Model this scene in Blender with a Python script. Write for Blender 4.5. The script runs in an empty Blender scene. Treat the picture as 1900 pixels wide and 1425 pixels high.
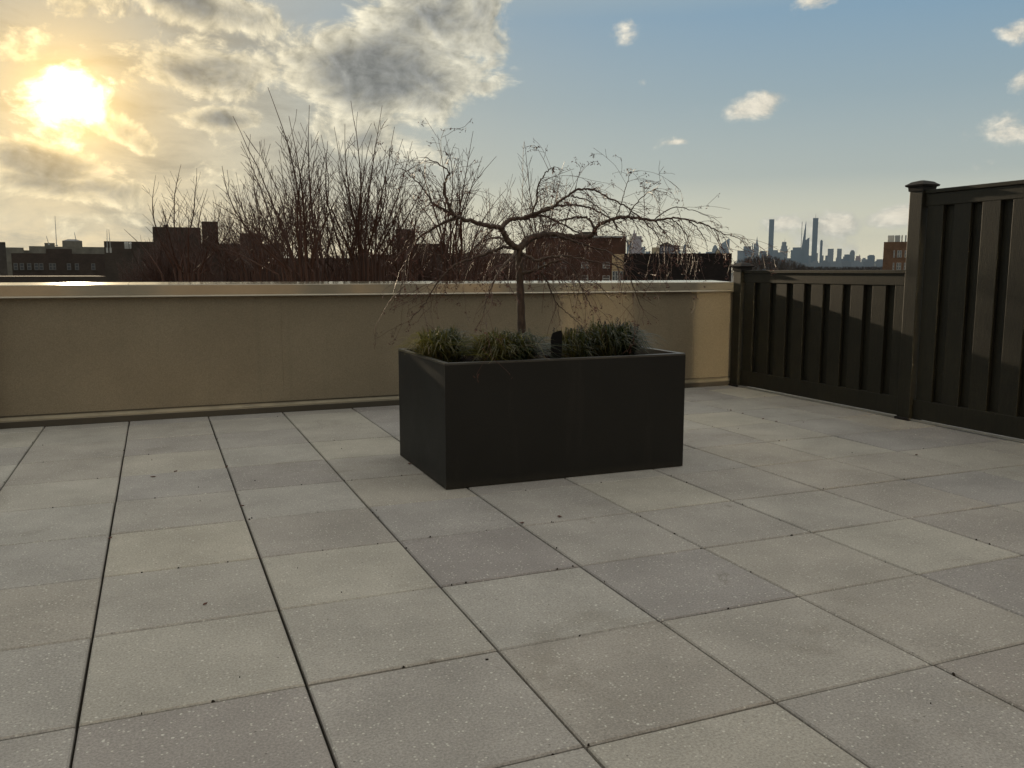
import bpy, math, random
from mathutils import Vector, Matrix, noise
R = math.radians
S = bpy.context.scene

# ------------------------------------------------------------------ camera
F_PX, PITCH, YAW, ROLL = 1584.3, 0.1306, 0.39308, 0.00099
CAM = Vector((0.254, -2.444, 1.213))
fw = Vector((math.sin(YAW)*math.cos(PITCH), math.cos(YAW)*math.cos(PITCH), -math.sin(PITCH)))
rt = Vector((math.cos(YAW), -math.sin(YAW), 0)); up = rt.cross(fw)
rt2 = rt*math.cos(ROLL)+up*math.sin(ROLL); up2 = -rt*math.sin(ROLL)+up*math.cos(ROLL)
cd = bpy.data.cameras.new('camera'); cam = bpy.data.objects.new('camera', cd); S.collection.objects.link(cam)
M = Matrix((rt2, up2, -fw)).transposed().to_4x4(); M.translation = CAM; cam.matrix_world = M
cd.sensor_width = 36; cd.lens = 36*F_PX/1900; cd.clip_start = 0.05; cd.clip_end = 60000
S.camera = cam
def ray(x, y):
    return fw + rt2*((x-950)/F_PX) - up2*((y-712.5)/F_PX)
def at(x, y, dist):                      # point whose horizontal distance from the eye is dist
    d = ray(x, y); return CAM + d*(dist/math.hypot(d.x, d.y))
def atY(x, y, Y):
    d = ray(x, y); return CAM + d*((Y-CAM.y)/d.y)
def azel(x, y):
    d = ray(x, y).normalized(); return math.atan2(d.x, d.y), math.asin(d.z)

# ------------------------------------------------------------------ light
SUN_AZ, SUN_EL = R(-4.4), R(9.8)
sd = Vector((math.sin(SUN_AZ)*math.cos(SUN_EL), math.cos(SUN_AZ)*math.cos(SUN_EL), math.sin(SUN_EL)))
sl = bpy.data.lights.new('sun', 'SUN'); sl.energy = 4.0; sl.angle = R(0.6); sl.color = (1.0, 0.80, 0.54)
so = bpy.data.objects.new('sun', sl); S.collection.objects.link(so)
so.rotation_euler = sd.to_track_quat('Z', 'Y').to_euler(); so.location = sd*50
S.view_settings.view_transform = 'Standard'; S.view_settings.look = 'None'
S.view_settings.gamma = 1.0; S.view_settings.exposure = 0.0
S.render.engine = 'CYCLES'
try:
    S.cycles.use_denoising = True
    S.cycles.denoiser = 'OPENIMAGEDENOISE'
    S.cycles.max_bounces = 6; S.cycles.diffuse_bounces = 3; S.cycles.glossy_bounces = 3
    S.cycles.transparent_max_bounces = 8; S.cycles.volume_bounces = 0
    S.cycles.sample_clamp_indirect = 6.0
    S.cycles.blur_glossy = 0.0
    S.cycles.use_guiding = True            # finds the sunlight bounced off the door panes
    S.cycles.use_surface_guiding = True; S.cycles.use_volume_guiding = False
except Exception:
    pass

# ------------------------------------------------------------------ node helper
class NT:
    def __init__(s, nt): s.nt = nt; s.n = nt.nodes; s.l = nt.links
    def put(s, sock, v):
        if hasattr(v, 'is_output'): s.l.new(v, sock)
        else: sock.default_value = v
    def m(s, op, a, b=None, c=None, clamp=False):
        n = s.n.new('ShaderNodeMath'); n.operation = op; n.use_clamp = clamp
        s.put(n.inputs[0], a)
        if b is not None: s.put(n.inputs[1], b)
        if c is not None: s.put(n.inputs[2], c)
        return n.outputs[0]
    def add(s, a, b): return s.m('ADD', a, b)
    def sub(s, a, b): return s.m('SUBTRACT', a, b)
    def mul(s, a, b): return s.m('MULTIPLY', a, b)
    def mx(s, a, b): return s.m('MAXIMUM', a, b)
    def smooth(s, v, a, b, lo=0.0, hi=1.0):
        n = s.n.new('ShaderNodeMapRange'); n.interpolation_type = 'SMOOTHSTEP'
        s.put(n.inputs['Value'], v); n.inputs['From Min'].default_value = a; n.inputs['From Max'].default_value = b
        n.inputs['To Min'].default_value = lo; n.inputs['To Max'].default_value = hi
        return n.outputs[0]
    def lin(s, v, a, b, lo=0.0, hi=1.0):
        n = s.n.new('ShaderNodeMapRange')
        s.put(n.inputs['Value'], v); n.inputs['From Min'].default_value = a; n.inputs['From Max'].default_value = b
        n.inputs['To Min'].default_value = lo; n.inputs['To Max'].default_value = hi
        return n.outputs[0]
    def mix(s, f, a, b, mode='MIX'):
        n = s.n.new('ShaderNodeMix'); n.data_type = 'RGBA'; n.blend_type = mode; n.clamp_result = False
        s.put(n.inputs[0], f)
        for sock, v in ((n.inputs[6], a), (n.inputs[7], b)):
            if hasattr(v, 'is_output'): s.l.new(v, sock)
            else: sock.default_value = tuple(v)+(1,) if len(v) == 3 else v
        return n.outputs[2]
    def noise(s, vec, scale, detail=4, rough=0.5, dist=0.0, lac=2.0):
        n = s.n.new('ShaderNodeTexNoise')
        if vec is not None: s.l.new(vec, n.inputs['Vector'])
        n.inputs['Scale'].default_value = scale; n.inputs['Detail'].default_value = detail
        n.inputs['Roughness'].default_value = rough; n.inputs['Distortion'].default_value = dist
        n.inputs['Lacunarity'].default_value = lac
        return n.outputs[0]
    def vec(s, x, y, z=0.0):
        n = s.n.new('ShaderNodeCombineXYZ'); s.put(n.inputs[0], x); s.put(n.inputs[1], y); s.put(n.inputs[2], z); return n.outputs[0]
    def map(s, v, loc=(0,0,0), scale=(1,1,1), rot=(0,0,0)):
        n = s.n.new('ShaderNodeMapping'); s.l.new(v, n.inputs[0]); n.inputs[1].default_value = loc
        n.inputs[2].default_value = rot; n.inputs[3].default_value = scale; return n.outputs[0]

# ------------------------------------------------------------------ sky
W = bpy.data.worlds.new('World'); S.world = W; W.use_nodes = True
t = NT(W.node_tree); bg = W.node_tree.nodes['Background']
sky = t.n.new('ShaderNodeTexSky'); sky.sky_type = 'NISHITA'; sky.sun_disc = False
sky.sun_elevation = SUN_EL; sky.sun_rotation = SUN_AZ
sky.air_density = 1.0; sky.dust_density = 2.0; sky.ozone_density = 2.0; sky.altitude = 50
tc = t.n.new('ShaderNodeTexCoord'); D = tc.outputs['Generated']
sx = t.n.new('ShaderNodeSeparateXYZ'); t.l.new(D, sx.inputs[0])
AZ = t.m('ARCTAN2', sx.outputs[0], sx.outputs[1]); EL = t.m('ARCSINE', sx.outputs[2])
dt = t.n.new('ShaderNodeVectorMath'); dt.operation = 'DOT_PRODUCT'; t.l.new(D, dt.inputs[0])
sda, sde = azel(122, 188)
dt.inputs[1].default_value = (math.sin(sda)*math.cos(sde), math.cos(sda)*math.cos(sde), math.sin(sde))
ANG = t.m('ARCCOSINE', t.m('MINIMUM', dt.outputs['Value'], 0.99999))     # angle to the sun
# clear air: regraded physical sky, with brightness added overhead to light the floor
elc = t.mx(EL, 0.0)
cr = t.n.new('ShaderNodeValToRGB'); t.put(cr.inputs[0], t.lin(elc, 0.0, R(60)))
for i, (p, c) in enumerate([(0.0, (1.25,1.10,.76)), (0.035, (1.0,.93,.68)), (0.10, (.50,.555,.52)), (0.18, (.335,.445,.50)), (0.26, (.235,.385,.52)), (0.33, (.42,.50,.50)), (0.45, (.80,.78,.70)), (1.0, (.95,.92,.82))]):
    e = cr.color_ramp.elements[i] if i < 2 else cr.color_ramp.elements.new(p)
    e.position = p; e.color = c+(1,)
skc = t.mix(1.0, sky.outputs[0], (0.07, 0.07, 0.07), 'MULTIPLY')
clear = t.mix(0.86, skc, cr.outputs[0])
warm = t.m('EXPONENT', t.mul(ANG, -1/R(13.5)))
clear = t.mix(t.mul(warm, 0.95), clear, (.56, .42, .21))
# clouds
U = t.mul(AZ, 1.0); V = t.mul(EL, 1.35)
P0 = t.vec(U, V, 0.0)
warpn = t.n.new('ShaderNodeTexNoise'); t.l.new(P0, warpn.inputs['Vector']); warpn.inputs['Scale'].default_value = 9; warpn.inputs['Detail'].default_value = 2
wv = t.n.new('ShaderNodeVectorMath'); wv.operation = 'MULTIPLY_ADD'; t.l.new(warpn.outputs['Color'], wv.inputs[0]); wv.inputs[1].default_value = (.06, .06, 0); t.l.new(P0, wv.inputs[2])
PW = wv.outputs[0]
N1 = t.noise(PW, 14.0, 11, 0.64)
DL = 0.007
sdv = t.map(PW, loc=(-DL*1.0, -DL*0.35, 0))
N1c = t.noise(PW, 14.0, 6, 0.6); N1b = t.noise(sdv, 14.0, 6, 0.6)
N2 = t.noise(PW, 4.5, 3, 0.5)
RELIEF = t.mul(t.sub(N1c, N1b), 4.5)
def blob(x0, x1, y0, y1, amp=1.0, tilt=0.0, pw=1.0):
    a0, e0 = azel((x0+x1)/2, (y0+y1)/2); al, _ = azel(x0, (y0+y1)/2); ar, _ = azel(x1, (y0+y1)/2)
    _, et = azel((x0+x1)/2, y0); _, eb = azel((x0+x1)/2, y1)
    wa, we = (ar-al)/2, (et-eb)/2
    da = t.sub(AZ, a0); de = t.sub(EL, e0)
    if tilt: de = t.sub(de, t.mul(da, math.tan(R(tilt))))
    q = t.add(t.m('POWER', t.mul(t.m('ABSOLUTE', da), 1/wa), 2.0), t.m('POWER', t.mul(t.m('ABSOLUTE', de), 1/we), 2.0))
    return t.mul(t.m('EXPONENT', t.mul(q, -0.9*pw)), amp)
# big clouds (grey bodies, bright rims)
big = None
for b in [(530,900,20,240,1.05,0),(-60,230,265,350,1.1,-8),(300,520,195,245,.75,0),(-100,330,300,380,.9,-6),(520,820,190,310,.62,-15),
          (180,560,-40,60,.8,-8),(640,960,-80,110,.75,0),(230,540,70,190,.80,0),(60,300,-60,50,.6,0),(-60,130,40,130,.6,0),(820,960,120,200,.55,0),(100,320,200,270,.7,-20),
          (-80,330,380,430,.45,0),(0,280,395,460,.42,0),(300,560,270,400,.35,0),(-900,-100,60,500,.8,0),(540,720,95,240,.5,0)]:
    v = blob(*b); big = v if big is None else t.mx(big, v)
small = None
for b in [(1105,1195,30,100,1.0,0),(1465,1590,-25,28,.95,0),(1325,1500,165,225,.95,5),(1835,1990,20,100,.9,0),(1850,1990,110,180,.85,-5),
          (1740,1960,200,280,.85,-4),(1175,1208,142,166,.7,0),(1235,1280,258,270,.6,0),(1400,1500,398,436,1.05,2),(1490,1620,390,448,1.30,-4),(1580,1760,380,430,1.40,6),(1430,1660,415,500,.85,0),
          (490,545,155,195,.75,0),(1505,1535,182,198,.55,0),(1190,1240,-10,20,.6,0),(1700,1760,260,300,.4,0),(965,985,276,292,.6,0),(1760,1990,285,320,.6,0)]:
    v = blob(*b, pw=1.1); small = v if small is None else t.mx(small, v)
cb = t.add(t.mul(big, 0.85), t.mul(t.sub(N1, 0.5), 1.25))
cs = t.add(t.mul(small, 0.86), t.mul(t.sub(N1, 0.5), 2.6))
a_big = t.smooth(cb, .22, .46); a_small = t.smooth(cs, .40, .92)
thick = t.smooth(t.add(cb, t.mul(t.sub(N2, .5), .6)), .34, .82)
# thin veil on the sunward side
veil = t.mul(t.smooth(AZ, R(24), R(2)), t.smooth(t.add(t.noise(t.map(PW, scale=(1, 2.2, 1)), 7.0, 7, 0.6), 0), .40, .66))
near = t.m('EXPONENT', t.mul(ANG, -1/R(6.5)))
rim_c = t.mix(near, (.70,.66,.52), (1.30,.95,.42))
core_c = t.mix(near, (.25,.25,.235), (.27,.215,.125))
body = t.mix(thick, rim_c, core_c)
body = t.mix(1.0, body, t.vec(*[t.lin(RELIEF, -.5, .5, .55, 1.5)]*3), 'MULTIPLY')
veil_c = t.mix(near, (.33,.32,.28), (.52,.37,.155))
scol = t.mix(t.smooth(cs, .55, 1.15), (.70,.67,.57), (.96,.87,.70))
scol = t.mix(1.0, scol, t.vec(*[t.lin(RELIEF, -.6, .6, .72, 1.22)]*3), 'MULTIPLY')
col = t.mix(t.mul(veil, .85), clear, veil_c)
col = t.mix(t.mul(a_big, .95), col, body)
col = t.mix(t.mul(a_small, .9), col, scol)
# the sun behind cloud: blown-out ragged core and its glow
wob = t.add(ANG, t.mul(t.sub(N1, .5), R(-8.5)))
corem = t.smooth(wob, R(2.6), R(.4))
glow = t.m('EXPONENT', t.mul(ANG, -1/R(2.3)))
col = t.mix(1.0, col, t.mix(t.mul(glow, 1.0), (0,0,0), (1.9,1.25,.40)), 'ADD')
col = t.mix(corem, col, (3.4, 2.8, 1.7))
# below the horizon: dull ground haze
col = t.mix(t.smooth(EL, R(-.3), R(-3)), col, (.16,.15,.12))
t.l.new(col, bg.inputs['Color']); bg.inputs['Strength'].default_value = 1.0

# ------------------------------------------------------------------ materials
MATS = {}
def mat(name, col=(.5,.5,.5), rough=.7, metal=0.0, var=0.0, vscale=6.0, bump=0.0, bscale=80.0, spec=None, col2=None, stretch=(1,1,1), fn=None, bdist=.004):
    if name in MATS: return MATS[name]
    m = bpy.data.materials.new(name); m.use_nodes = True; MATS[name] = m
    n = NT(m.node_tree); b = n.n['Principled BSDF']
    b.inputs['Base Color'].default_value = tuple(col)+(1,); b.inputs['Roughness'].default_value = rough; b.inputs['Metallic'].default_value = metal
    if spec is not None: b.inputs['Specular IOR Level'].default_value = spec
    co = n.n.new('ShaderNodeTexCoord').outputs['Object']
    if stretch != (1,1,1): co = n.map(co, scale=stretch)
    if var or col2:
        f = n.smooth(n.noise(co, vscale, 5, .6), .32, .68)
        c2 = col2 if col2 else tuple(c*(1-var) for c in col)
        n.l.new(n.mix(f, tuple(col), tuple(c2)), b.inputs['Base Color'])
    if bump:
        bn = n.n.new('ShaderNodeBump'); bn.inputs['Strength'].default_value = bump; bn.inputs['Distance'].default_value = bdist
        n.l.new(n.noise(co, bscale, 4, .6), bn.inputs['Height']); n.l.new(bn.outputs[0], b.inputs['Normal'])
    if fn: fn(n, b, co)
    return m

def f_paver(n, b, co):
    at_ = n.n.new('ShaderNodeAttribute'); at_.attribute_name = 'tile'
    sc = n.n.new('ShaderNodeSeparateColor'); n.l.new(at_.outputs['Color'], sc.inputs[0])
    base = n.mix(sc.outputs[0], (.425,.400,.340), (.275,.254,.245))
    base = n.mix(n.mul(sc.outputs[1], .6), base, (.35,.343,.333))
    v = n.noise(co, 2.3, 5, .6)
    base = n.mix(1.0, base, n.vec(*[n.lin(v, .25, .75, .80, 1.17)]*3), 'MULTIPLY')
    g = n.noise(co, 130, 4, .75)
    dm = n.smooth(n.noise(co, 1.1, 6, .68, 1.2), .56, .72)
    base = n.mix(n.mul(dm, .34), base, (.20,.18,.145))
    sp9 = n.noise(co, 5.5, 5, .7, .6); base = n.mix(n.mul(n.smooth(sp9, .66, .72), .40), base, (.14,.125,.10))
    base = n.mix(1.0, base, n.vec(*[n.lin(g, .3, .7, .66, 1.32)]*3), 'MULTIPLY')
    vo = n.n.new('ShaderNodeTexVoronoi'); n.l.new(co, vo.inputs['Vector']); vo.inputs['Scale'].default_value = 85
    sep = n.n.new('ShaderNodeSeparateColor'); n.l.new(vo.outputs['Color'], sep.inputs[0])
    fl = n.mul(n.m('LESS_THAN', vo.outputs['Distance'], .28), n.m('GREATER_THAN', sep.outputs[0], .84))
    base = n.mix(n.mul(fl, .75), base, (.62,.61,.55))
    vo2 = n.n.new('ShaderNodeTexVoronoi'); n.l.new(co, vo2.inputs['Vector']); vo2.inputs['Scale'].default_value = 42
    sep2 = n.n.new('ShaderNodeSeparateColor'); n.l.new(vo2.outputs['Color'], sep2.inputs[0])
    fl2 = n.mul(n.m('LESS_THAN', n.add(vo2.outputs['Distance'], n.mul(n.sub(g, .5), .4)), .17), n.m('GREATER_THAN', sep2.outputs[0], .90))
    base = n.mix(n.mul(fl2, .8), base, (.66,.65,.60))
    vo3 = n.m('GREATER_THAN', sep2.outputs[1], .965)
    base = n.mix(n.mul(n.mul(vo3, n.m('LESS_THAN', vo2.outputs['Distance'], .14)), .7), base, (.10,.09,.08))
    n.l.new(base, b.inputs['Base Color'])
    bn = n.n.new('ShaderNodeBump'); bn.inputs['Strength'].default_value = .35; bn.inputs['Distance'].default_value = .002
    n.l.new(g, bn.inputs['Height']); n.l.new(bn.outputs[0], b.inputs['Normal'])
m_paver = mat('paver', rough=.78, spec=.3, fn=f_paver)
m_joint = mat('joint_dirt', (.022,.017,.011), .95, var=.4, vscale=9)
def f_stucco(n, b, co):
    v = n.noise(co, 1.6, 5, .62); g = n.noise(co, 150, 4, .75)
    st = n.noise(n.map(co, scale=(9, 1, .5)), 1.0, 4, .6)
    c = n.mix(n.smooth(v, .3, .7), (.240,.200,.138), (.212,.175,.120))
    c = n.mix(n.mul(n.smooth(st, .54, .78), .24), c, (.15,.13,.09))
    c = n.mix(1.0, c, n.vec(*[n.lin(g, .3, .7, .76, 1.24)]*3), 'MULTIPLY')
    n.l.new(c, b.inputs['Base Color'])
    bn = n.n.new('ShaderNodeBump'); bn.inputs['Strength'].default_value = .5; bn.inputs['Distance'].default_value = .003
    n.l.new(g, bn.inputs['Height']); n.l.new(bn.outputs[0], b.inputs['Normal'])
m_stucco = mat('stucco', rough=.9, spec=.2, fn=f_stucco)
m_coping = mat('coping_metal', (.34,.30,.225), .11, 0.25, var=.10, vscale=3, bump=.03, bscale=5, bdist=.01, spec=1.0)
m_flash = mat('flashing', (.30,.26,.18), .45, .2, var=.25, vscale=5)
m_seal = mat('sealant', (.06,.05,.035), .8)
def f_comp(n, b, co):
    v = n.noise(n.map(co, scale=(1, 1, .18)), 40, 5, .65); w = n.noise(co, 1.7, 4, .6)
    c = n.mix(n.smooth(v, .3, .7), (.0180,.0155,.0078), (.0115,.0102,.0054))
    c = n.mix(1.0, c, n.vec(*[n.lin(w, .3, .7, .75, 1.2)]*3), 'MULTIPLY')
    c = n.mix(1.0, c, n.vec(*[n.lin(n.noise(co, 150, 3, .75), .3, .7, .55, 1.5)]*3), 'MULTIPLY')
    n.l.new(c, b.inputs['Base Color'])
    bn = n.n.new('ShaderNodeBump'); bn.inputs['Strength'].default_value = .5; bn.inputs['Distance'].default_value = .002
    n.l.new(n.noise(n.map(co, scale=(1,1,.2)), 120, 3, .7), bn.inputs['Height']); n.l.new(bn.outputs[0], b.inputs['Normal'])
m_comp = mat('composite_board', rough=.55, spec=.34, fn=f_comp)
m_cap = mat('post_cap', (.014,.011,.010), .7, spec=.3, var=.3, vscale=20)
m_alu = mat('aluminium', (.42,.41,.38), .4, .6, var=.2)
def f_plant(n, b, co):
    g = n.noise(co, 190, 3, .75); w = n.noise(co, 1.8, 6, .65); d = n.noise(n.map(co, scale=(5, 5, .6)), 1.4, 5, .65)
    c = n.mix(n.smooth(w, .35, .7), (.0045,.0048,.0040), (.0080,.0080,.0066))
    c = n.mix(n.mul(n.smooth(d, .56, .74), .45), c, (.016,.015,.012))
    sp = n.n.new('ShaderNodeSeparateXYZ'); n.l.new(co, sp.inputs[0])
    c = n.mix(n.mul(n.smooth(n.add(sp.outputs[2], n.mul(w, .10)), .11, .04), .5), c, (.030,.027,.020))
    c = n.mix(1.0, c, n.vec(*[n.lin(g, .3, .7, .4, 1.7)]*3), 'MULTIPLY')
    n.l.new(c, b.inputs['Base Color']); n.l.new(n.lin(w, .3, .7, .52, .66), b.inputs['Roughness'])
    bn = n.n.new('ShaderNodeBump'); bn.inputs['Strength'].default_value = .3; bn.inputs['Distance'].default_value = .0010
    n.l.new(g, bn.inputs['Height']); n.l.new(bn.outputs[0], b.inputs['Normal'])
m_plant = mat('planter_shell', rough=.58, spec=.36, fn=f_plant)
m_rimm = mat('planter_rim', (.045,.045,.042), .30, 0.1, var=.2, vscale=6, spec=.6)
m_soil = mat('mulch', (.022,.012,.008), .95, spec=.1, col2=(.008,.005,.004), vscale=45, bump=1.0, bscale=60, bdist=.02)
m_chip = mat('bark_chip', (.075,.042,.025), .9, var=.6, vscale=30)
def f_bark(n, b, co):
    v = n.noise(n.map(co, scale=(1, 1, .35)), 60, 5, .65)
    n.l.new(n.mix(n.smooth(v, .3, .7), (.085,.055,.036), (.040,.025,.018)), b.inputs['Base Color'])
    bn = n.n.new('ShaderNodeBump'); bn.inputs['Strength'].default_value = .8; bn.inputs['Distance'].default_value = .004
    n.l.new(v, bn.inputs['Height']); n.l.new(bn.outputs[0], b.inputs['Normal'])
m_bark = mat('bark', rough=.7, spec=.4, fn=f_bark)
m_twig = mat('twig', (.085,.030,.018), .5, var=.45, vscale=14, spec=.5)
m_twig2 = mat('street_twig', (.078,.034,.021), .6, var=.4, vscale=2, spec=.4)
m_far = mat('far_twig', (.06,.042,.033), .8, var=.4, vscale=.6)
m_leaf = mat('dry_leaf', (.11,.034,.018), .6, var=.6, vscale=25)
def f_blade(n, b, co):
    a = n.n.new('ShaderNodeAttribute'); a.attribute_name = 'hue'
    sc = n.n.new('ShaderNodeSeparateColor'); n.l.new(a.outputs['Color'], sc.inputs[0])
    c = n.mix(sc.outputs[0], (.013,.028,.011), (.18,.15,.05))
    c = n.mix(n.mul(sc.outputs[1], .8), c, (.10,.055,.025))
    n.l.new(c, b.inputs['Base Color'])
    b.inputs['Subsurface Weight'].default_value = 0.0
    tr = n.n.new('ShaderNodeBsdfTranslucent'); n.l.new(n.mix(1.0, c, (1.5,1.7,.9), 'MULTIPLY'), tr.inputs[0])
    ms = n.n.new('ShaderNodeMixShader'); ms.inputs[0].default_value = .34
    n.l.new(b.outputs[0], ms.inputs[1]); n.l.new(tr.outputs[0], ms.inputs[2])
    n.l.new(ms.outputs[0], n.n['Material Output'].inputs['Surface'])
m_blade = mat('grass_blade', rough=.32, spec=.6, fn=f_blade)
m_berry = mat('berry', (.012,.010,.014), .35)
m_black = mat('black_plastic', (.004,.004,.004), .85, spec=.2)
m_glass = mat('window_glass', (.06,.07,.08), .12, 0.0, spec=.9)
m_glassd = mat('dark_glass', (.05,.05,.055), .4, 0.0)
m_frame = mat('window_frame', (.45,.44,.41), .6)
m_street = mat('asphalt', (.05,.048,.045), .9, var=.3, vscale=.3)
m_roof = mat('tar_roof', (.075,.068,.06), .25, 0.0, var=.4, vscale=.25, spec=.6)
m_white = mat('white_render', (.62,.58,.50), .8, var=.15, vscale=.8)
def brick(name, c1, c2, mortar, sc=3.2):
    def f(n, b, co):
        nrm = n.n.new('ShaderNodeNewGeometry'); sp = n.n.new('ShaderNodeSeparateXYZ'); n.l.new(co, sp.inputs[0])
        ns = n.n.new('ShaderNodeSeparateXYZ'); n.l.new(nrm.outputs['True Normal'], ns.inputs[0])
        # run the courses along whichever horizontal direction the wall has
        h = n.add(n.mul(sp.outputs[0], ns.outputs[1]), n.mul(sp.outputs[1], n.mul(ns.outputs[0], -1)))
        br = n.n.new('ShaderNodeTexBrick'); n.l.new(n.vec(h, sp.outputs[2], 0.0), br.inputs['Vector'])
        br.inputs['Color1'].default_value = c1+(1,); br.inputs['Color2'].default_value = c2+(1,); br.inputs['Mortar'].default_value = mortar+(1,)
        br.inputs['Scale'].default_value = sc; br.inputs['Mortar Size'].default_value = .012
        v = n.noise(co, .5, 5, .65)
        n.l.new(n.mix(1.0, br.outputs[0], n.vec(*[n.lin(v, .3, .7, .7, 1.25)]*3), 'MULTIPLY'), b.inputs['Base Color'])
    return mat(name, rough=.9, spec=.2, fn=f)
m_br_red = brick('red_brick', (.10,.045,.028), (.075,.034,.022), (.10,.075,.055))
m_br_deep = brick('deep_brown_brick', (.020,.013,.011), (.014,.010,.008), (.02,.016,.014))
m_br_brown = brick('brown_brick', (.065,.045,.034), (.05,.035,.027), (.065,.053,.044))
m_br_orange = brick('orange_brick', (.17,.092,.050), (.135,.07,.04), (.16,.12,.085))
m_br_tan = brick('tan_brick', (.42,.30,.18), (.36,.25,.15), (.4,.32,.24))
m_br_hazy = brick('haze_paled_brick', (.17,.15,.115), (.14,.125,.10), (.18,.155,.12))  # brick colour paled to stand in for haze over the left blocks
m_br_dark = brick('dark_brick', (.070,.053,.041), (.054,.042,.033), (.073,.06,.05))
def tower_mat(name, c, c2, fs=3.6):
    def f(n, b, co):
        sp = n.n.new('ShaderNodeSeparateXYZ'); n.l.new(co, sp.inputs[0])
        st = n.m('GREATER_THAN', n.m('FRACT', n.mul(sp.outputs[2], 1/fs)), .45)
        v = n.m('GREATER_THAN', n.m('FRACT', n.mul(n.add(sp.outputs[0], sp.outputs[1]), 1/6.0)), .5)
        n.l.new(n.mix(n.mul(st, n.lin(v, 0, 1, .5, 1)), c, c2), b.inputs['Base Color'])
    return mat(name, rough=.5, fn=f)
m_tw_a = tower_mat('glass_tower', (.08,.09,.11), (.05,.06,.08))
m_tw_b = tower_mat('stone_tower', (.12,.12,.13), (.09,.09,.10))
m_tw_c = tower_mat('pale_tower', (.17,.17,.18), (.12,.12,.13))
m_tw_r = tower_mat('red_tower', (.32,.17,.14), (.2,.12,.1))

# ------------------------------------------------------------------ mesh helpers
def empty(name, loc=(0,0,0), rz=0.0):
    o = bpy.data.objects.new(name, None); o.empty_display_size = .1; S.collection.objects.link(o)
    o.location = loc; o.rotation_euler = (0,0,rz); return o
def tag(o, label=None, cat=None, group=None, kind=None):
    if label: o['label'] = label
    if cat: o['category'] = cat
    if group: o['group'] = group
    if kind: o['kind'] = kind
    return o
class MB:
    def __init__(s): s.v = []; s.f = []; s.a = []; s.at = None
    def face(s, pts, a=None):
        k = len(s.v); s.v += [tuple(p) for p in pts]; s.f.append(tuple(range(k, k+len(pts)))); s.a.append(a)
    def box(s, x0, x1, y0, y1, z0, z1, a=None):
        k = len(s.v)
        s.v += [(x0,y0,z0),(x1,y0,z0),(x1,y1,z0),(x0,y1,z0),(x0,y0,z1),(x1,y0,z1),(x1,y1,z1),(x0,y1,z1)]
        for q in ((3,2,1,0),(4,5,6,7),(0,1,5,4),(1,2,6,5),(2,3,7,6),(3,0,4,7)): s.f.append(tuple(k+i for i in q)); s.a.append(a)
        return s
    def prism(s, bot, top, a=None):           # two rings of points
        k = len(s.v); n = len(bot); s.v += [tuple(p) for p in bot]+[tuple(p) for p in top]
        s.f.append(tuple(k+n-1-i for i in range(n))); s.f.append(tuple(k+n+i for i in range(n))); s.a += [a, a]
        for i in range(n):
            j = (i+1) % n; s.f.append((k+i, k+j, k+n+j, k+n+i)); s.a.append(a)
        return s
    def tube(s, pts, rad, n=5, a=None, cap=True):
        pts = [Vector(p) for p in pts]; k0 = len(s.v); m = len(pts)
        tprev = None; ref = Vector((0,0,1))
        for i, p in enumerate(pts):
            d = (pts[min(i+1, m-1)]-pts[max(i-1, 0)])
            if d.length < 1e-9: d = Vector((0,0,1))
            d.normalize()
            if i == 0:
                ref = d.orthogonal().normalized()
            else:
                ref = (ref - d*ref.dot(d))
                ref = ref.normalized() if ref.length > 1e-6 else d.orthogonal().normalized()
            b = d.cross(ref); r = rad[i]
            for j in range(n):
                an = 2*math.pi*j/n; q = p+ref*(math.cos(an)*r)+b*(math.sin(an)*r); s.v.append((q.x,q.y,q.z))
        for i in range(m-1):
            for j in range(n):
                j2 = (j+1) % n; s.f.append((k0+i*n+j, k0+i*n+j2, k0+(i+1)*n+j2, k0+(i+1)*n+j)); s.a.append(a)
        if cap and n > 2:
            s.f.append(tuple(k0+(m-1)*n+j for j in range(n))); s.a.append(a)
            s.f.append(tuple(k0+n-1-j for j in range(n))); s.a.append(a)
        return s
    def mesh(s, name, m, attr=None, smooth=False):
        me = bpy.data.meshes.new(name); me.from_pydata(s.v, [], s.f)
        if m: me.materials.append(m)
        if attr:
            ca = me.attributes.new(attr, 'FLOAT_COLOR', 'FACE')
            buf = []
            for a in s.a: buf += list(a if a else (0,0,0))[:3]+[1]
            ca.data.foreach_set('color', buf)
        if smooth: me.polygons.foreach_set('use_smooth', [True]*len(me.polygons))
        me.update(); return me
    def build(s, name, m, parent=None, attr=None, smooth=False, bevel=0.0, loc=None):
        o = bpy.data.objects.new(name, s.mesh(name, m, attr, smooth)); S.collection.objects.link(o)
        if parent: o.parent = parent
        if loc is not None: o.location = loc
        if bevel:
            bv = o.modifiers.new('bevel', 'BEVEL'); bv.width = bevel; bv.segments = 2; bv.limit_method = 'ANGLE'
        return o
def copy_tree(o, parent=None):
    c = o.copy(); S.collection.objects.link(c)
    if parent: c.parent = parent
    for ch in list(o.children): copy_tree(ch, c)
    return c

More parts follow.
